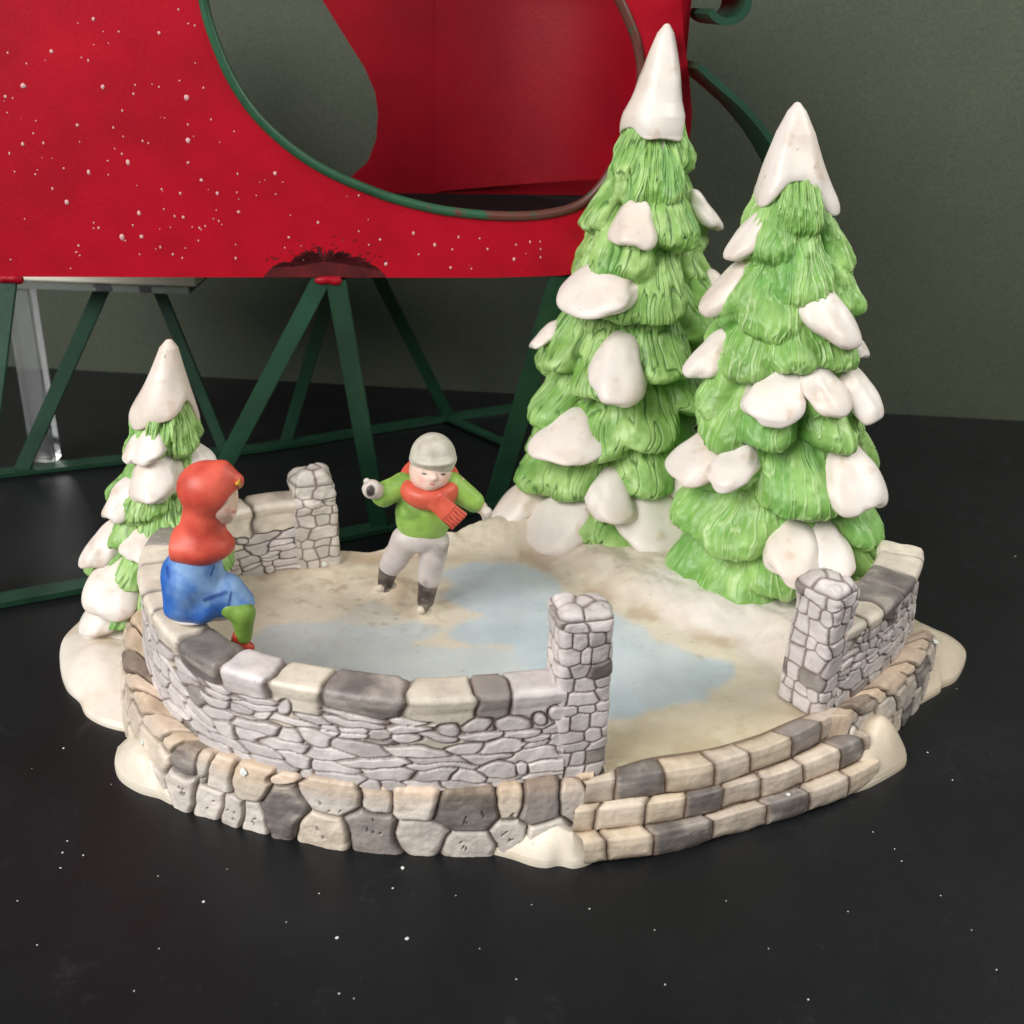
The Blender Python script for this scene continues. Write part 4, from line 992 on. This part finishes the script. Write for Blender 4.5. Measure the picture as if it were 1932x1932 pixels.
# ------------------------------------------------------------------ the girl on the wall
gp = P(372, 1172, ZT); yg = gp[1]; sg = proj(np.array([gp[0], yg, ZT+2]))[2]/F; k = sg
def G_(px, py, dy=0.): return Py(px, py, yg+dy*sg)
hc2 = G_(404, 930, 0)
def f_gbody(X, Y, Z):
    d = ell(X, Y, Z, G_(417, 942), (40*k, 38*k, 42*k))
    d = smin(d, cap(X, Y, Z, G_(428, 952, -4), G_(424, 972, -4), 16*k, 17*k), 8*k)
    d = smin(d, cap(X, Y, Z, G_(442, 952, -3), G_(447, 957, -3), 3.6*k, 4.6*k), 4*k)
    d = smin(d, cap(X, Y, Z, G_(400, 975), G_(385, 1010), 22*k, 26*k), 8*k)
    d = smin(d, cap(X, Y, Z, G_(380, 1020), G_(365, 1110), 36*k, 42*k), 8*k)
    for dy in (-16, 16):
        d = smin(d, cap(X, Y, Z, G_(370, 1128, dy), G_(436, 1134, dy), 18*k, 13*k), 8*k)
        d = smin(d, cap(X, Y, Z, G_(440, 1140, dy), G_(460, 1195, dy), 12*k, 11*k), 6*k)
    return d
def c_gbody(V):
    x, y, w = proj(V); C = np.broadcast_to(lin((238, 206, 186)), V.shape).copy()
    C = mix(C, lin((205, 90, 80)), sstep(1.3, .7, np.hypot((x-441)/5, (y-966)/2.2)))
    C = mix(C, lin((240, 160, 140)), np.exp(-((x-430)**2+(y-962)**2)/50)*.5)
    return C
girl = sdf_part('person', f_gbody, [G_(330, 880, -60), G_(470, 1215, 60)], 12*k, c_gbody, None, .034, label='small painted girl in a red hood and blue skirt sitting sideways on the wall')
def f_hood(X, Y, Z):
    d = ell(X, Y, Z, G_(393, 921), (57*k, 52*k, 52*k))
    d = smin(d, cap(X, Y, Z, G_(420, 897), G_(446, 906), 28*k, 14*k), 12*k)
    d = smin(d, cap(X, Y, Z, G_(390, 950), G_(380, 1005), 40*k, 42*k), 12*k)
    d = smin(d, ell(X, Y, Z, G_(372, 1026), (70*k, 56*k, 38*k)), 14*k)
    face = ell(X, Y, Z, G_(452, 954, -4), (38*k, 42*k, 36*k)); d = np.maximum(d, -face)
    d = np.maximum(d, G_(376, 1048)[2]-Z-.10*(X-G_(376, 1048)[0]))
    return d+.7*k*np.sin(X/(11*k)+2*noise(X*1.5, Y*1.5, Z*.8, 2))*sstep(hc2[2]-.6, hc2[2]-1.4, Z)
sdf_part('hooded_cape', f_hood, [G_(300, 850, -70), G_(480, 1060, 70)], 14*k, wash((226, 98, 78), (190, 56, 46), .6, 1.3, 13, .48, .78), girl, .034)
def f_hair(X, Y, Z): return smin(cap(X, Y, Z, G_(450, 906, -8), G_(455, 914, 8), 4.5*k, 4.5*k), cap(X, Y, Z, G_(448, 912, -16), G_(452, 919, -4), 4*k, 3.5*k), 3*k)+.8*k*np.sin(Z/(3*k))*.5
sdf_part('hair', f_hair, [G_(436, 890, -36), G_(468, 930, 30)], 14*k, wash((226, 170, 60), (180, 120, 40), .6, 4, 14), girl, .028)
def f_skirt(X, Y, Z):
    d = ell(X, Y, Z, G_(362, 1092), (61*k, 56*k, 60*k))
    d = smin(d, ell(X, Y, Z, G_(366, 1138), (58*k, 52*k, 36*k)), 10*k)
    d = smin(d, cap(X, Y, Z, G_(376, 1030), G_(364, 1085), 42*k, 58*k), 6*k)
    d = smin(d, cap(X, Y, Z, G_(362, 1115), G_(432, 1125, 2), 52*k, 36*k), 14*k)
    d = smin(d, cap(X, Y, Z, G_(430, 1118), G_(449, 1136), 36*k, 30*k), 10*k)
    d = smin(d, cap(X, Y, Z, G_(410, 1128), G_(443, 1146), 34*k, 27*k), 8*k)
    d = np.maximum(d, Z-G_(372, 1040)[2]); d = np.maximum(d, np.minimum(ZT+.02-Z, G_(402, 1150)[0]-X))
    f1 = np.sin((X*1.0-Z*.55)/(13*k)+3.*noise(X*1.1, Y*1.1, Z*1.1, 4))*2.0*k
    return d+f1*sstep(0, .8, G_(372, 1055)[2]-Z)
def c_skirt(V):
    C = wash((136, 174, 220), (46, 104, 190), .95, 1.15, 15, .38, .68)(V); x, y, w = proj(V)
    C = mix(C, lin((50, 112, 200)), sstep(.5, .75, fbm(V[:, 0]*3, V[:, 1]*3, V[:, 2]*3, 23, 3))*.5)
    for (x1, y1, x2, y2, r) in ((386, 1132, 426, 1118, 5.), (430, 1150, 436, 1118, 3.2), (315, 1070, 318, 1088, 3.), (398, 1085, 404, 1068, 2.5)):
        t = np.clip(((x-x1)*(x2-x1)+(y-y1)*(y2-y1))/((x2-x1)**2+(y2-y1)**2), 0, 1); d = np.hypot(x-x1-t*(x2-x1), y-y1-t*(y2-y1))
        C = mix(C, lin((26, 62, 140)), (V[:, 1] < yg-.2)*sstep(r*1.2, r*.4, d)*.8)
    return C
sdf_part('skirt', f_skirt, [G_(290, 1030, -80), G_(490, 1190, 80)], 16*k, c_skirt, girl, .034)
def f_under(X, Y, Z): return np.maximum(smin(ell(X, Y, Z, G_(366, 1158), (44*k, 42*k, 9*k)), cap(X, Y, Z, G_(390, 1163), G_(425, 1163), 11*k, 8*k), 8*k), ZT-.15-Z)
sdf_part('petticoat', f_under, [G_(300, 1130, -70), G_(460, 1190, 70)], 6*k, (228, 222, 216), girl, .036)
for dy in (-16, 16):
    def f_leg(X, Y, Z, dy=dy): return smin(cap(X, Y, Z, G_(436, 1146, dy), G_(458, 1158, dy), 22*k, 23*k), cap(X, Y, Z, G_(458, 1156, dy), G_(460, 1200, dy), 24*k, 16*k), 6*k)
    sdf_part('stocking', f_leg, [G_(410, 1100, dy-20), G_(485, 1215, dy+20)], 22*k, wash((122, 158, 66), (72, 106, 42), .6, 2, 16), girl, .034)
    def f_shoe(X, Y, Z, dy=dy): return smin(cap(X, Y, Z, G_(448, 1210, dy), G_(470, 1222, dy), 13*k, 11*k), cap(X, Y, Z, G_(452, 1200, dy), G_(454, 1212, dy), 14*k, 12*k), 5*k)
    sdf_part('shoe', f_shoe, [G_(435, 1190, dy-10), G_(485, 1230, dy+10)], 10*k, wash((190, 66, 46), (110, 34, 26), .7, 3, 17), girl, .032)

# ------------------------------------------------------------------ the red sleigh behind
sl = empty('toy_sleigh', tuple(P(600, 1020, 0)))
tag(sl, 'red metal toy sleigh with green trim, runners and struts behind the figurine', 'sleigh')
SLOC = np.array(sl.location)
def spart(name, V, Fc, mat, col=None, parent=None, label=None, smooth=True):
    o = obj(name, np.asarray(V, float)-SLOC, Fc, mat, parent or sl, col, smooth)
    if label: o['label'] = label
    return o
ZB = 9.4
A_, B_ = P(0, 522, ZB), P(930, 524, ZB)
pd = (B_-A_)/np.linalg.norm(B_-A_); pn = np.array([-pd[1], pd[0], 0])          # pn points away from the camera
DEP = 10.5
def onplane(px, py, off=0.):
    d = ray(px, py); o = A_+pn*off; return CAM+d*(((o-CAM)@pn)/(d@pn))
RED = lin((174, 6, 32))
def panel_grid(name, px_poly, off, thick, colf, label, res=.12):
    """sheet-metal side: a fine sheet cut to the outline, with thickness"""
    pts = np.array([onplane(x, y, off) for x, y in px_poly]); o = A_+pn*off
    uv = np.stack([(pts-o)@pd, pts[:, 2]], 1)
    uvr, _ = resample(np.vstack([uv, uv[:1]]), 700, False); uvr = uvr[:-1]
    gx, gy = np.meshgrid(np.arange(uv[:, 0].min(), uv[:, 0].max(), res*4), np.arange(uv[:, 1].min(), uv[:, 1].max(), res*4))
    ins = inpoly(gx, gy, uvr[::4]) > .15
    allp = [Vector(q) for q in uvr]+[Vector((x, y)) for x, y in zip(gx[ins], gy[ins])]
    nb = len(uvr)
    vo, eo, fo, *_ = delaunay_2d_cdt(allp, [], [list(range(nb))], 1, 1e-5)
    v2 = np.array([v[:] for v in vo]); f2 = [list(f) for f in fo]
    cnt = {}
    for f in f2:
        for i in range(len(f)): cnt.setdefault(tuple(sorted((f[i], f[(i+1) % len(f)]))), []).append((f[i], f[(i+1) % len(f)]))
    bnd = [v[0] for v in cnt.values() if len(v) == 1]
    V = o+v2[:, :1]*pd+np.array([0, 0, 1.])*v2[:, 1:2]-np.array([0, 0, o[2]])
    n = len(V); VV = np.vstack([V, V+pn*thick]); FF = f2+[[i+n for i in f[::-1]] for f in f2]+[[a, b, b+n, a+n] for a, b in bnd]
    return spart(name, VV, FF, M_RED, colf(VV), None, label, smooth=False)
U_CUT = [(378, -60), (384, 0), (400, 62), (440, 155), (500, 236), (590, 308), (700, 360), (800, 390), (880, 403), (960, 408), (1030, 404), (1090, 388), (1130, 355), (1165, 300), (1195, 230), (1210, 150), (1203, 85), (1185, 35), (1165, -8), (1140, -60)]
def col_near(V):
    x, y, w = proj(V); C = np.broadcast_to(RED, V.shape).copy()
    n = fbm(V[:, 0]*1.2, V[:, 1]*1.2, V[:, 2]*2.5, 4, 4); return C*(.85+.3*n)[:, None]
outl = [(-260, 505), (0, 522), (300, 523), (930, 524), (1060, 520), (1180, 500), (1250, 440), (1285, 360), (1300, 280), (1306, 215), (1300, 140), (1290, 70), (1282, -60)]+U_CUT[::-1]+[(360, -170), (-260, -170)]
panel_grid('side_panel', outl, 0., .07, col_near, 'red side panel nearest the camera with white specks and a worn dark patch')
def tube(name, pts, r, mat, parent=None, n=10, flat=1., col=None, label=None, closed=False):
    p, _ = resample(np.asarray(pts), max(24, len(pts)*10)); t = np.gradient(p, axis=0); t /= np.linalg.norm(t, axis=1, keepdims=True)
    ref = pn if flat != 1. else np.array([0, .3, 1.])
    a = np.cross(t, ref); a /= np.linalg.norm(a, axis=1, keepdims=True)+1e-9; b_ = np.cross(t, a)
    th = np.linspace(0, 2*np.pi, n, endpoint=False)
    V = p[:, None]+a[:, None]*(np.cos(th)*r)[None, :, None]+b_[:, None]*(np.sin(th)*r*flat)[None, :, None]
    m = len(p); i = np.arange(m-1)[:, None]; j = np.arange(n)[None]; j2 = (j+1) % n
    Fc = np.stack([i*n+j, i*n+j2, (i+1)*n+j2, (i+1)*n+j], -1).reshape(-1, 4)
    F2 = [list(f) for f in Fc]+[list(range(n))[::-1], [(m-1)*n+q for q in range(n)]]
    return spart(name, V.reshape(-1, 3), F2, mat, None, parent, label)
tube('edge_trim', [onplane(x, y, .03) for x, y in U_CUT], .145, M_TRIM, None, 10, 1.0)
# worn patch and white specks, thin flakes lying on the sheet
def patch(px_list, off, name, colr, thick=.004, parent=None, jag=0., seed=1):
    pts = [onplane(x, y, off) for x, y in px_list]; cen = np.mean(pts, 0)
    V = [cen]+pts; n = len(pts); F_ = [[0, 1+i, 1+(i+1) % n] for i in range(n)]
    return V, F_
rng = np.random.default_rng(8)
top = [(498, 520), (520, 500), (545, 505), (560, 488), (585, 484), (600, 478), (625, 480), (640, 484), (665, 487), (690, 498), (712, 505), (728, 521)]
dense = resample(np.array(top, float), 160, False)[0]; dense[:, 1] += rng.uniform(-15, 9, 160)*np.sin(np.linspace(0, np.pi, 160)); dense[:, 1] = np.minimum(dense[:, 1], 521)
V_, F_ = patch([tuple(q) for q in dense]+[(728, 523), (498, 523)], -.012, 'w', None)
M_WORN = plain('worn_metal', (84, 18, 23), .6, .3, .5, 1.5, .01)
spart('worn_patch', V_, F_, M_WORN, smooth=False)
VS, FS = [], []
for i in range(90):                              # scraped flecks round the worn patch
    x = rng.normal(610, 60); y = 478+abs(rng.normal(0, 18))*-1+18; 
    if not (480 < x < 730 and 440 < y < 515): continue
    a = rng.uniform(1, 5); b = rng.uniform(.6, 1.8); an = rng.uniform(-.9, .2)
    q = [onplane(x+a*math.cos(t)*math.cos(an)-b*math.sin(t)*math.sin(an), y+a*math.cos(t)*math.sin(an)+b*math.sin(t)*math.cos(an), -.012) for t in np.linspace(0, 2*np.pi, 7)[:-1]]
    o = len(VS); VS += q; FS.append([o+j for j in range(6)])
fl_ = spart('worn_flecks', VS, FS, M_WORN, smooth=False); fl_['kind'] = 'stuff'
spk = [(97, 97), (44, 162), (146, 236), (194, 164), (352, 184), (355, 265), (167, 325), (241, 306), (380, 340), (126, 382), (262, 402), (346, 410), (519, 327), (230, 447), (267, 447), (24, 185), (43, 272), (82, 270), (68, 228), (224, 60), (300, 164), (305, 357), (356, 306), (280, 270), (186, 430), (326, 480), (376, 430), (20, 490), (144, 476), (696, 462), (717, 452), (970, 489), (820, 462), (780, 440), (790, 480), (728, 498), (850, 505), (920, 470), (545, 448), (50, 120), (176, 36), (300, 62), (10, 182), (340, 365), (410, 365), (450, 400), (600, 420), (905, 450), (1020, 470)]
VS, FS = [], []
def bead(c, r, el=1.):
    o = len(VS); a_ = rng.uniform(0, 6); m = 8
    for (zz, rr) in ((0, 1.), (.5, .8), (.75, .35)):
        for t in np.linspace(0, 2*np.pi, m, endpoint=False):
            q = r*rr*rng.uniform(.85, 1.15); VS.append(c+pd*q*math.cos(t)*1.0+np.array([0, 0, 1.])*q*math.sin(t)*el-pn*zz*r*.5)
    for l in range(2):
        for i in range(m): FS.append([o+l*m+i, o+l*m+(i+1) % m, o+(l+1)*m+(i+1) % m, o+(l+1)*m+i])
    FS.append([o+2*m+i for i in range(m)])
for i, (x, y) in enumerate(spk): bead(onplane(x, y, -.003), rng.uniform(.04, .075) if i < 15 else rng.uniform(.02, .045), rng.uniform(.9, 1.5))
for i in range(170):
    x = rng.uniform(0, 1040); y = rng.uniform(5, 518)
    if inpoly(np.array([x]), np.array([y]), np.array(outl))[0] > 8: bead(onplane(x, y, -.003), rng.uniform(.012, .028), rng.uniform(.8, 1.8))
M_SPECK = plain('speck_paint', (216, 170, 168), .5, .4, .1, 2.)
sp_ = spart('paint_specks', VS, FS, M_SPECK); sp_['kind'] = 'stuff'
# far side panel with its cut-out
FARCUT = [(540, -90), (575, -50), (608, 0), (640, 52), (688, 128), (708, 175), (713, 215), (710, 262), (694, 306), (655, 340), (600, 352), (480, 330), (380, 250), (310, 120), (280, -90)]
faro = [(1290, -90)]+FARCUT+[(-120, -90), (-140, 374), (780, 374), (1150, 374), (1280, 320)]
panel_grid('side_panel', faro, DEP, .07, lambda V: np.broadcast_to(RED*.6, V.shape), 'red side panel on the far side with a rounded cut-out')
# curved dash sheet joining the two sides at the right
da, db = onplane(820, 362, DEP-.1), onplane(1262, 470, .15)
K = 40; tt = np.linspace(0, 1, K); ctrl = onplane(1240, 380, DEP-.3)
base_ = (1-tt)[:, None]**2*da+2*(tt*(1-tt))[:, None]*ctrl+tt[:, None]**2*db
rowsz = np.linspace(0, 1, 20); DV = np.zeros((K, 20, 3)); z0 = da[2]
for j, q in enumerate(rowsz): DV[:, j] = base_+pd*(1.0*q*q)*0; zb_ = z0+(onplane(1262, 350)[2]-z0)*tt; ang_ = max(0., (q-.55)/.45)*1.5; rise = min(q/.55, 1.); DV[:, j] -= pn*(6.5*(1-math.cos(ang_))*((1-.8*tt)*sstep(0, .45, tt))[:, None]); DV[:, j, 2] = zb_+(17.2-zb_)*rise+3.2*math.sin(ang_)  # upper rows curl forward out of view, added to shade the interior
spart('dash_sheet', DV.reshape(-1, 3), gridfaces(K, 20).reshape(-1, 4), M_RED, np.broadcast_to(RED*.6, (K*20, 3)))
# floor
f0, f1 = onplane(-150, 500, .1), onplane(1230, 500, .1)
zf = da[2]-.06
FV = [(*f0[:2], zf), (*f1[:2], zf), (*(f1+pn*(DEP-.2))[:2], zf), (*(f0+pn*(DEP-.2))[:2], zf)]; FV += [(x, y, z-.25) for x, y, z in FV]
spart('floor', FV, [(0, 1, 2, 3), (4, 7, 6, 5), (0, 4, 5, 1), (1, 5, 6, 2), (2, 6, 7, 3), (3, 7, 4, 0)], M_BLACKFELT, smooth=False)
def bar(name, a, b, w, th, parent=None, nref=None):
    a, b = np.asarray(a), np.asarray(b); e = (b-a)/np.linalg.norm(b-a); n_ = pn if nref is None else nref
    s_ = np.cross(e, n_); s_ /= np.linalg.norm(s_); q = np.cross(s_, e)
    bm = bmesh.new(); V = []
    for c in (a, b):
        for i, j in ((-1, -1), (1, -1), (1, 1), (-1, 1)): V.append(bm.verts.new(c-SLOC+s_*i*w/2+q*j*th/2))
    for f in ((0, 1, 2, 3), (7, 6, 5, 4), (0, 4, 5, 1), (1, 5, 6, 2), (2, 6, 7, 3), (3, 7, 4, 0)): bm.faces.new([V[i] for i in f])
    bmesh.ops.recalc_face_normals(bm, faces=bm.faces[:])
    bmesh.ops.bevel(bm, geom=bm.edges[:], offset=.03, segments=2, affect='EDGES')
    me = bpy.data.meshes.new(name); bm.to_mesh(me); bm.free(); me.materials.append(M_GREENMETAL)
    for p_ in me.polygons: p_.use_smooth = False
    o = bpy.data.objects.new(name, me); COL.objects.link(o); o.parent = parent or sl; return o
bar('strut', onplane(606, 528, .1), P(322, 1072, .12), .56, .14)
bar('strut', onplane(634, 528, .12), P(716, 995, .12), .62, .3)
bar('strut', onplane(14, 528, .1), P(-60, 1135, .12), .56, .14)
bar('strut', onplane(1058, 520, .1), P(932, 952, .12), .72, .16)
bar('strut', onplane(1085, 516, .12), P(1150, 905, .12), .6, .3)
for (a, b, w_) in (((240, 440), (40, 888), .55), ((256, 440), (425, 852), .45), ((672, 440), (848, 788), .5), ((655, 440), (540, 832), .5)):
    bar('strut', onplane(a[0], a[1], DEP), P(b[0], b[1], .12), w_, .2)
for (x, y) in ((618, 530), (16, 528)):
    def f_w(X, Y, Z, x=x, y=y): return smin(ell(X, Y, Z, onplane(x-8, y-2, .05), (.26, .15, .13)), ell(X, Y, Z, onplane(x+16, y-2, .05), (.2, .16, .16)), .15)+.05*(noise(X*5, Y*5, Z*5, 2)-.5)
    c_ = onplane(x, y, .05); V_, F_ = surface_net(f_w, c_-.9, c_+.9, .05); spart('weld', V_, F_, M_RED, np.broadcast_to(RED*.75, V_.shape))
def ribbon(name, pts, w, th, label=None, w2=None):
    """flat metal strap following a path in a vertical plane"""
    p, _ = resample(np.asarray(pts), 90); t = np.gradient(p, axis=0); t /= np.linalg.norm(t, axis=1, keepdims=True)
    sdir = pn; u = np.cross(t, sdir); u /= np.linalg.norm(u, axis=1, keepdims=True)
    if w2: w = (w+(w2-w)*sstep(.70, .9, np.linspace(0, 1, len(p))))[:, None]
    V = np.stack([p+sdir*w/2+u*th/2, p+sdir*w/2-u*th/2, p-sdir*w/2-u*th/2, p-sdir*w/2+u*th/2], 1)
    m = len(p); Fc = []
    for i in range(m-1):
        for j in range(4): Fc.append([i*4+j, i*4+(j+1) % 4, (i+1)*4+(j+1) % 4, (i+1)*4+j])
    Fc += [[0, 1, 2, 3][::-1], [(m-1)*4+q for q in range(4)]]
    return spart(name, V.reshape(-1, 3), Fc, M_GREENMETAL, None, None, label, smooth=False)
near = [P(-260, 1190, .13), P(0, 1133, .13), P(180, 1100, .13), (P(700, 998, .13)), P(930, 950, .13), P(1150, 905, .13), P(1330, 862, .13)]
off_ = 0.
curl = [onplane(1470, 640, .4), onplane(1505, 500, .3), onplane(1490, 380, .2), onplane(1450, 285, .1), onplane(1392, 205, .05), onplane(1318, 138, .05), onplane(1300, 120, .05)]
ribbon('runner', near+curl, .75, .18, None, 2.2)
farr = [P(-260, 925, .13), P(0, 893, .13), P(250, 865, .13), P(464, 848, .13), P(677, 815, .13), P(848, 787, .13), P(985, 765, .13)]
e_ = (farr[-1]-farr[-2])/np.linalg.norm(farr[-1]-farr[-2])
ribbon('runner', farr+[farr[-1]+e_*3.0+np.array([0, 0, .6]), farr[-1]+e_*5+np.array([0, 0, 2.2]), farr[-1]+e_*5.6+np.array([0, 0, 4.5]), farr[-1]+e_*4.6+np.array([0, 0, 8])], .7, .16)
bar('cross_bar', P(848, 789, .2), P(960, 838, .2), .45, .14, None, np.array([0, 0, 1.]))
scr = []
for q in np.linspace(0, 1, 14):
    an = 2.6-q*5.2; scr.append(onplane(1350+45*(1-.25*q)*math.cos(an), 2-42*math.sin(an)*(1-.15*q), -.1))
ribbon('scroll', scr, 2.2, .2)

# ------------------------------------------------------------------ clear stand behind, at the left
st = empty('display_stand', tuple(P(68, 868, 0))); tag(st, 'clear acrylic stand with a cream top seen under the sleigh at the left', 'stand')
STL = np.array(st.location); ys = STL[1]
def stpart(name, a, b, mat, bev=.05):
    v, f = box_mesh(a, b); bm = bmesh.new(); vs = [bm.verts.new(np.array(q)-STL) for q in v]
    for q in f: bm.faces.new([vs[i] for i in q])
    bmesh.ops.bevel(bm, geom=bm.edges[:], offset=bev, segments=2, affect='EDGES'); me = bpy.data.meshes.new(name); bm.to_mesh(me); bm.free(); me.materials.append(mat)
    o = bpy.data.objects.new(name, me); COL.objects.link(o); o.parent = st
p0, p1 = Py(-60, 500, ys), Py(376, 536, ys); zt0 = p1[2]
stpart('top', (p0[0], ys-.4, zt0), (p1[0], ys+4, zt0+.75), M_CREAM)
stpart('clear_plate', (p0[0], ys-.5, zt0-.28), (p1[0]-.25, ys+4, zt0-.03), M_CLEAR, .03)
l0, l1 = Py(38, 700, ys), Py(86, 700, ys)
stpart('leg', (l0[0], ys-.35, 0.02), (l1[0], ys+.35, zt0-.3), M_CLEAR, .08)

# ------------------------------------------------------------------ flecks of glitter and paint on the table
fme = None
flk = [(120, 1412, 1.2), (118, 1609, 1.), (127, 1587, .9), (157, 1614, 1.), (384, 1702, 1.4), (636, 1770, 1.5), (768, 1772, 2.0), (760, 1638, 2.0), (741, 1676, 1.), (70, 1783, .8), (602, 1686, .8), (298, 1653, .7), (114, 1638, .9), (253, 1870, .7), (640, 1875, .9), (668, 1884, .6), (1003, 1707, .6), (1112, 1715, .8), (1235, 1755, .7), (1255, 1858, .8), (974, 1848, .7), (1525, 1886, .9), (1701, 1625, .8), (1775, 1690, .7), (1750, 1420, 1.), (1797, 1472, .9), (1647, 1570, .7), (1688, 1602, .7), (1805, 1300, .7), (1915, 1050, .9), (1880, 1830, .8), (1833, 1755, .6), (33, 1700, .7), (210, 1480, .6), (60, 1450, .6), (428, 1640, .6), (540, 1740, .6), (860, 1690, .6), (905, 1790, .6), (1370, 1700, .6), (1450, 1790, .6), (1600, 1720, .7), (300, 1790, .6)]
for i, (x, y, s_) in enumerate(flk):
    if fme is None or i % 6 == 0:
        r_ = np.random.default_rng(i); bm = bmesh.new(); bmesh.ops.create_icosphere(bm, subdivisions=1, radius=.045)
        for v in bm.verts: v.co = (v.co.x*r_.uniform(.7, 1.4), v.co.y*r_.uniform(.7, 1.3), v.co.z*.5*r_.uniform(.6, 1.2)+.014)
        fme = bpy.data.meshes.new('fleck'); bm.to_mesh(fme); bm.free(); fme.materials.append(M_FLECK)
    o = bpy.data.objects.new('fleck', fme); COL.objects.link(o); o.location = tuple(P(x, y, .004)); o.scale = (s_*.5,)*3; o.rotation_euler = (0, 0, i*1.3)
    tag(o, 'tiny white fleck lying loose on the black table top', 'fleck', 'white flecks scattered on the black table')

bpy.context.view_layer.update(); dg = bpy.context.evaluated_depsgraph_get()
for i, (x, y, r_, lb) in enumerate([(270, 1400, 1.9, 'white crumb on the kerb beside the small drift at the left'), (461, 1456, 2.1, 'white crumb on the cobbles below the curved wall'), (1764, 1212, 2.2, 'white crumb on the drift outside the right wall'), (612, 1064, 1.9, 'white crumb on the snow bank in front of the far post'), (1487, 1500, 1.3, 'small white crumb on the steps')]):
    ok, loc, nr, fi, ob_, mt_ = scene.ray_cast(dg, Vector(CAM), Vector(ray(x, y)).normalized())
    if not ok: continue
    o = bpy.data.objects.new('crumb', fme); COL.objects.link(o); o.location = loc; o.scale = (r_,)*3; o.rotation_euler = nr.to_track_quat('Z', 'Y').to_euler()
    tag(o, lb, 'crumb', 'white crumbs on the figurine')

# ------------------------------------------------------------------ light
w = bpy.data.worlds.new('World'); scene.world = w; w.use_nodes = True
w.node_tree.nodes['Background'].inputs[0].default_value = (.92, .96, 1.0, 1); w.node_tree.nodes['Background'].inputs[1].default_value = .18
def area(name, loc, aim, size, energy, col):
    l = bpy.data.lights.new(name, 'AREA'); l.energy = energy; l.shape = 'RECTANGLE'; l.size, l.size_y = size; l.color = col
    o = bpy.data.objects.new(name, l); COL.objects.link(o); o.location = loc
    o.rotation_euler = (Vector(aim)-Vector(loc)).to_track_quat('-Z', 'Y').to_euler(); return o
area('window_light', (-68, -38, 66), (0, 30, 4), (70, 60), 146000, (1, .985, .96))
area('front_fill', (30, -60, 85), (10, 30, 0), (60, 60), 13000, (1, .97, .94))  # weak fill lamp added from above the front
area('wall_fill', (44, 22, 46), (40, 55, 14), (30, 30), 26000, (1, .98, .93))  # lamp added to brighten the right side of the wall
scene.view_settings.view_transform = 'Standard'; scene.view_settings.look = 'None'; scene.view_settings.exposure = 0; scene.view_settings.gamma = 1
